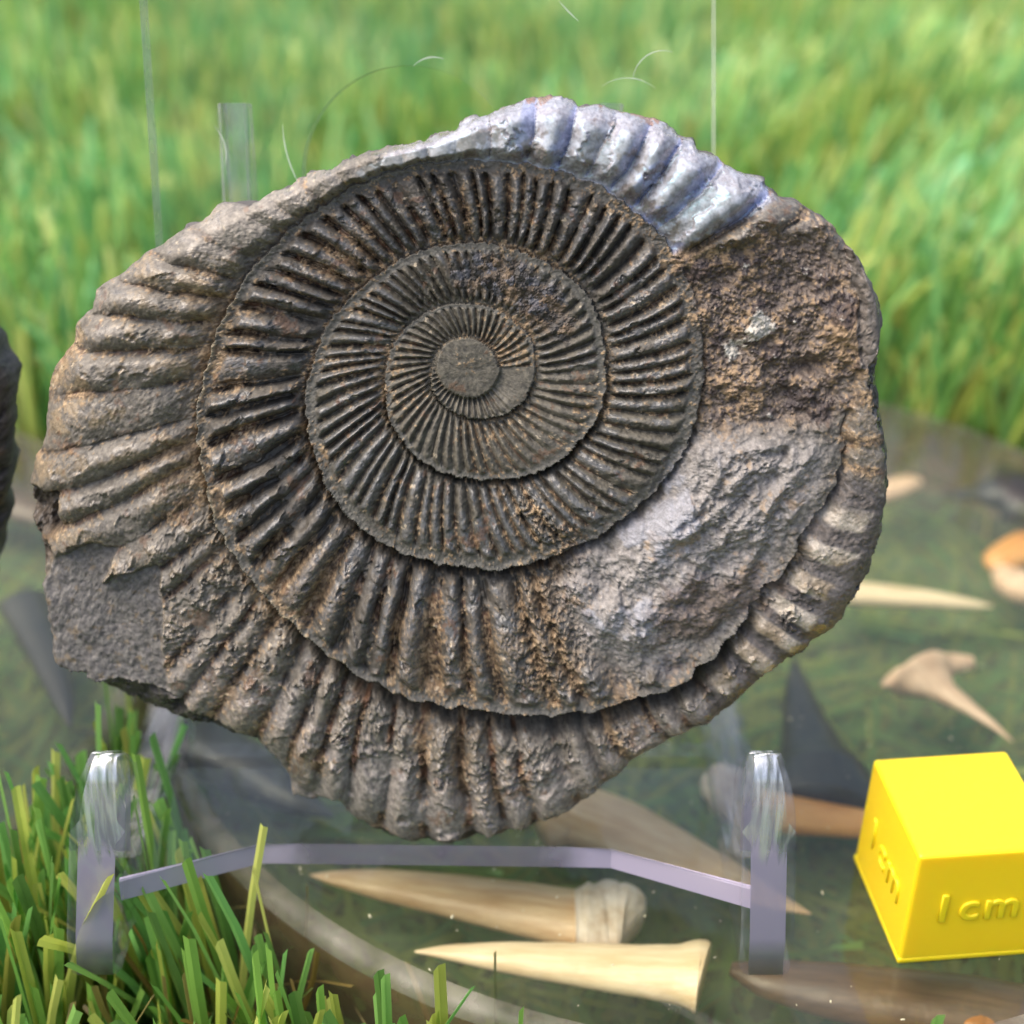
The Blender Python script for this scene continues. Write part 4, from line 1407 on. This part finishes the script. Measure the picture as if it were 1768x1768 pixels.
# ------------------------------------------------------------------ yellow centimetre cube
m, n, p = node_mat("yellow_printed_plastic")
tc = N(n, "ShaderNodeTexCoord")
wv_ = N(n, "ShaderNodeTexWave", Scale=14.0, Distortion=0.4)
wv_.bands_direction = 'Z'
n.links.new(tc.outputs["Object"], wv_.inputs["Vector"])
nz = N(n, "ShaderNodeTexNoise", Scale=9.0, Detail=4.0)
n.links.new(tc.outputs["Object"], nz.inputs["Vector"])
ad = N(n, "ShaderNodeMath", operation='MULTIPLY_ADD')
ad.inputs[1].default_value = 0.35
n.links.new(wv_.outputs["Fac"], ad.inputs[0])
n.links.new(nz.outputs["Fac"], ad.inputs[2])
bp = N(n, "ShaderNodeBump", Strength=0.07, Distance=0.02)
n.links.new(ad.outputs[0], bp.inputs["Height"])
n.links.new(bp.outputs["Normal"], p.inputs["Normal"])
p.inputs["Base Color"].default_value = (0.90, 0.63, 0.012, 1)
p.inputs["Roughness"].default_value = 0.42
p.inputs["Subsurface Weight"].default_value = 0.5
p.inputs["Subsurface Radius"].default_value = (0.25, 0.16, 0.02)
p.inputs["Subsurface Scale"].default_value = 0.4
M_YEL = m

cube = empty("measuring_cube", (2.708, 7.038, 0.004))
cube.rotation_euler = (0, 0, 0.093)
tag(cube, "bright yellow printed one centimetre cube standing on the clear disc", "cube")
bm = bmesh.new()
bmesh.ops.create_cube(bm, size=1.0, matrix=Matrix.Translation((0.5, 0.5, 0.5)))
for v in bm.verts:
    if v.co.z < 0.1:
        v.co.x += 0.012 * (1 if v.co.x > .5 else -1)
        v.co.y += 0.012 * (1 if v.co.y > .5 else -1)
bmesh.ops.bevel(bm, geom=bm.edges[:], offset=0.035, segments=4, profile=0.55, affect='EDGES')
link("body", bm_mesh("body", bm, False), cube, [M_YEL])
bm = bmesh.new()
bmesh.ops.create_cube(bm, size=1.0, matrix=Matrix.Translation((0.5, 0.5, 0.026)) @ Matrix.Diagonal((1.036, 1.036, 0.048, 1)))
bmesh.ops.bevel(bm, geom=bm.edges[:], offset=0.014, segments=2, profile=0.5, affect='EDGES')
link("bottom_lip", bm_mesh("bottom_lip", bm, False), cube, [M_YEL])


def lettering(txt, size, mat4, name):
    cu = bpy.data.curves.new(name, 'FONT')
    cu.body = txt
    cu.size = size
    cu.align_x, cu.align_y = 'CENTER', 'CENTER'
    cu.extrude = 0.009
    cu.bevel_depth = 0.008
    cu.bevel_resolution = 1
    cu.space_character = 1.15
    cu.resolution_u = 4
    tmp = bpy.data.objects.new("lettering_source", cu)
    COL.objects.link(tmp)
    bpy.context.view_layer.update()
    me = bpy.data.meshes.new_from_object(tmp.evaluated_get(bpy.context.evaluated_depsgraph_get()))
    bpy.data.objects.remove(tmp)
    bpy.data.curves.remove(cu)
    me.materials.clear()
    me.name = name
    o = link(name, me, cube, [M_YEL])
    o.matrix_local = mat4
    return o


lettering("1cm", 0.34, Matrix.Translation((0.47, -0.006, 0.50)) @ Matrix.Rotation(R(90), 4, 'X'), "lettering")
lettering("1cm", 0.36, Matrix.Translation((-0.006, 0.5, 0.50)) @ Matrix.Rotation(R(-90), 4, 'Z') @ Matrix.Rotation(R(90), 4, 'X'), "lettering")

# ------------------------------------------------------------------ dust and lint on the disc
def specks():
    r_ = np.random.default_rng(31)
    V, Q = [], []
    k = 0
    for _ in range(420):
        a, rr = r_.uniform(0, TAU), DISCS[0][2] * math.sqrt(r_.uniform(0, .93))
        x, y = DISCS[0][0] + rr * math.cos(a), DISCS[0][1] + rr * math.sin(a)
        sz = abs(r_.normal(0, .003)) + .0018
        ln = sz * r_.uniform(1, 3.5)
        b = r_.uniform(0, math.pi)
        c, s_ = math.cos(b), math.sin(b)
        base = [(-ln, -sz), (ln, -sz * .4), (ln * .8, sz), (-ln * .7, sz * .8)]
        lo = [(x + u * c - v * s_, y + u * s_ + v * c, .003) for u, v in base]
        hi = [(x + .6 * (u * c - v * s_), y + .6 * (u * s_ + v * c), .003 + sz) for u, v in base]
        V += lo + hi
        Q += [[k + 4, k + 5, k + 6, k + 7]] + [[k + i, k + (i + 1) % 4, k + 4 + (i + 1) % 4, k + 4 + i] for i in range(4)]
        k += 8
    m, n, p = node_mat("dust")
    p.inputs["Base Color"].default_value = (*srgb(196, 190, 160), 1)
    p.inputs["Roughness"].default_value = .8
    o = link("dust", quads_mesh("dust", np.array(V), np.array(Q), False), None, [m])
    tag(o, "pale specks of dust and grit on the clear disc", None, None, "stuff")


specks()
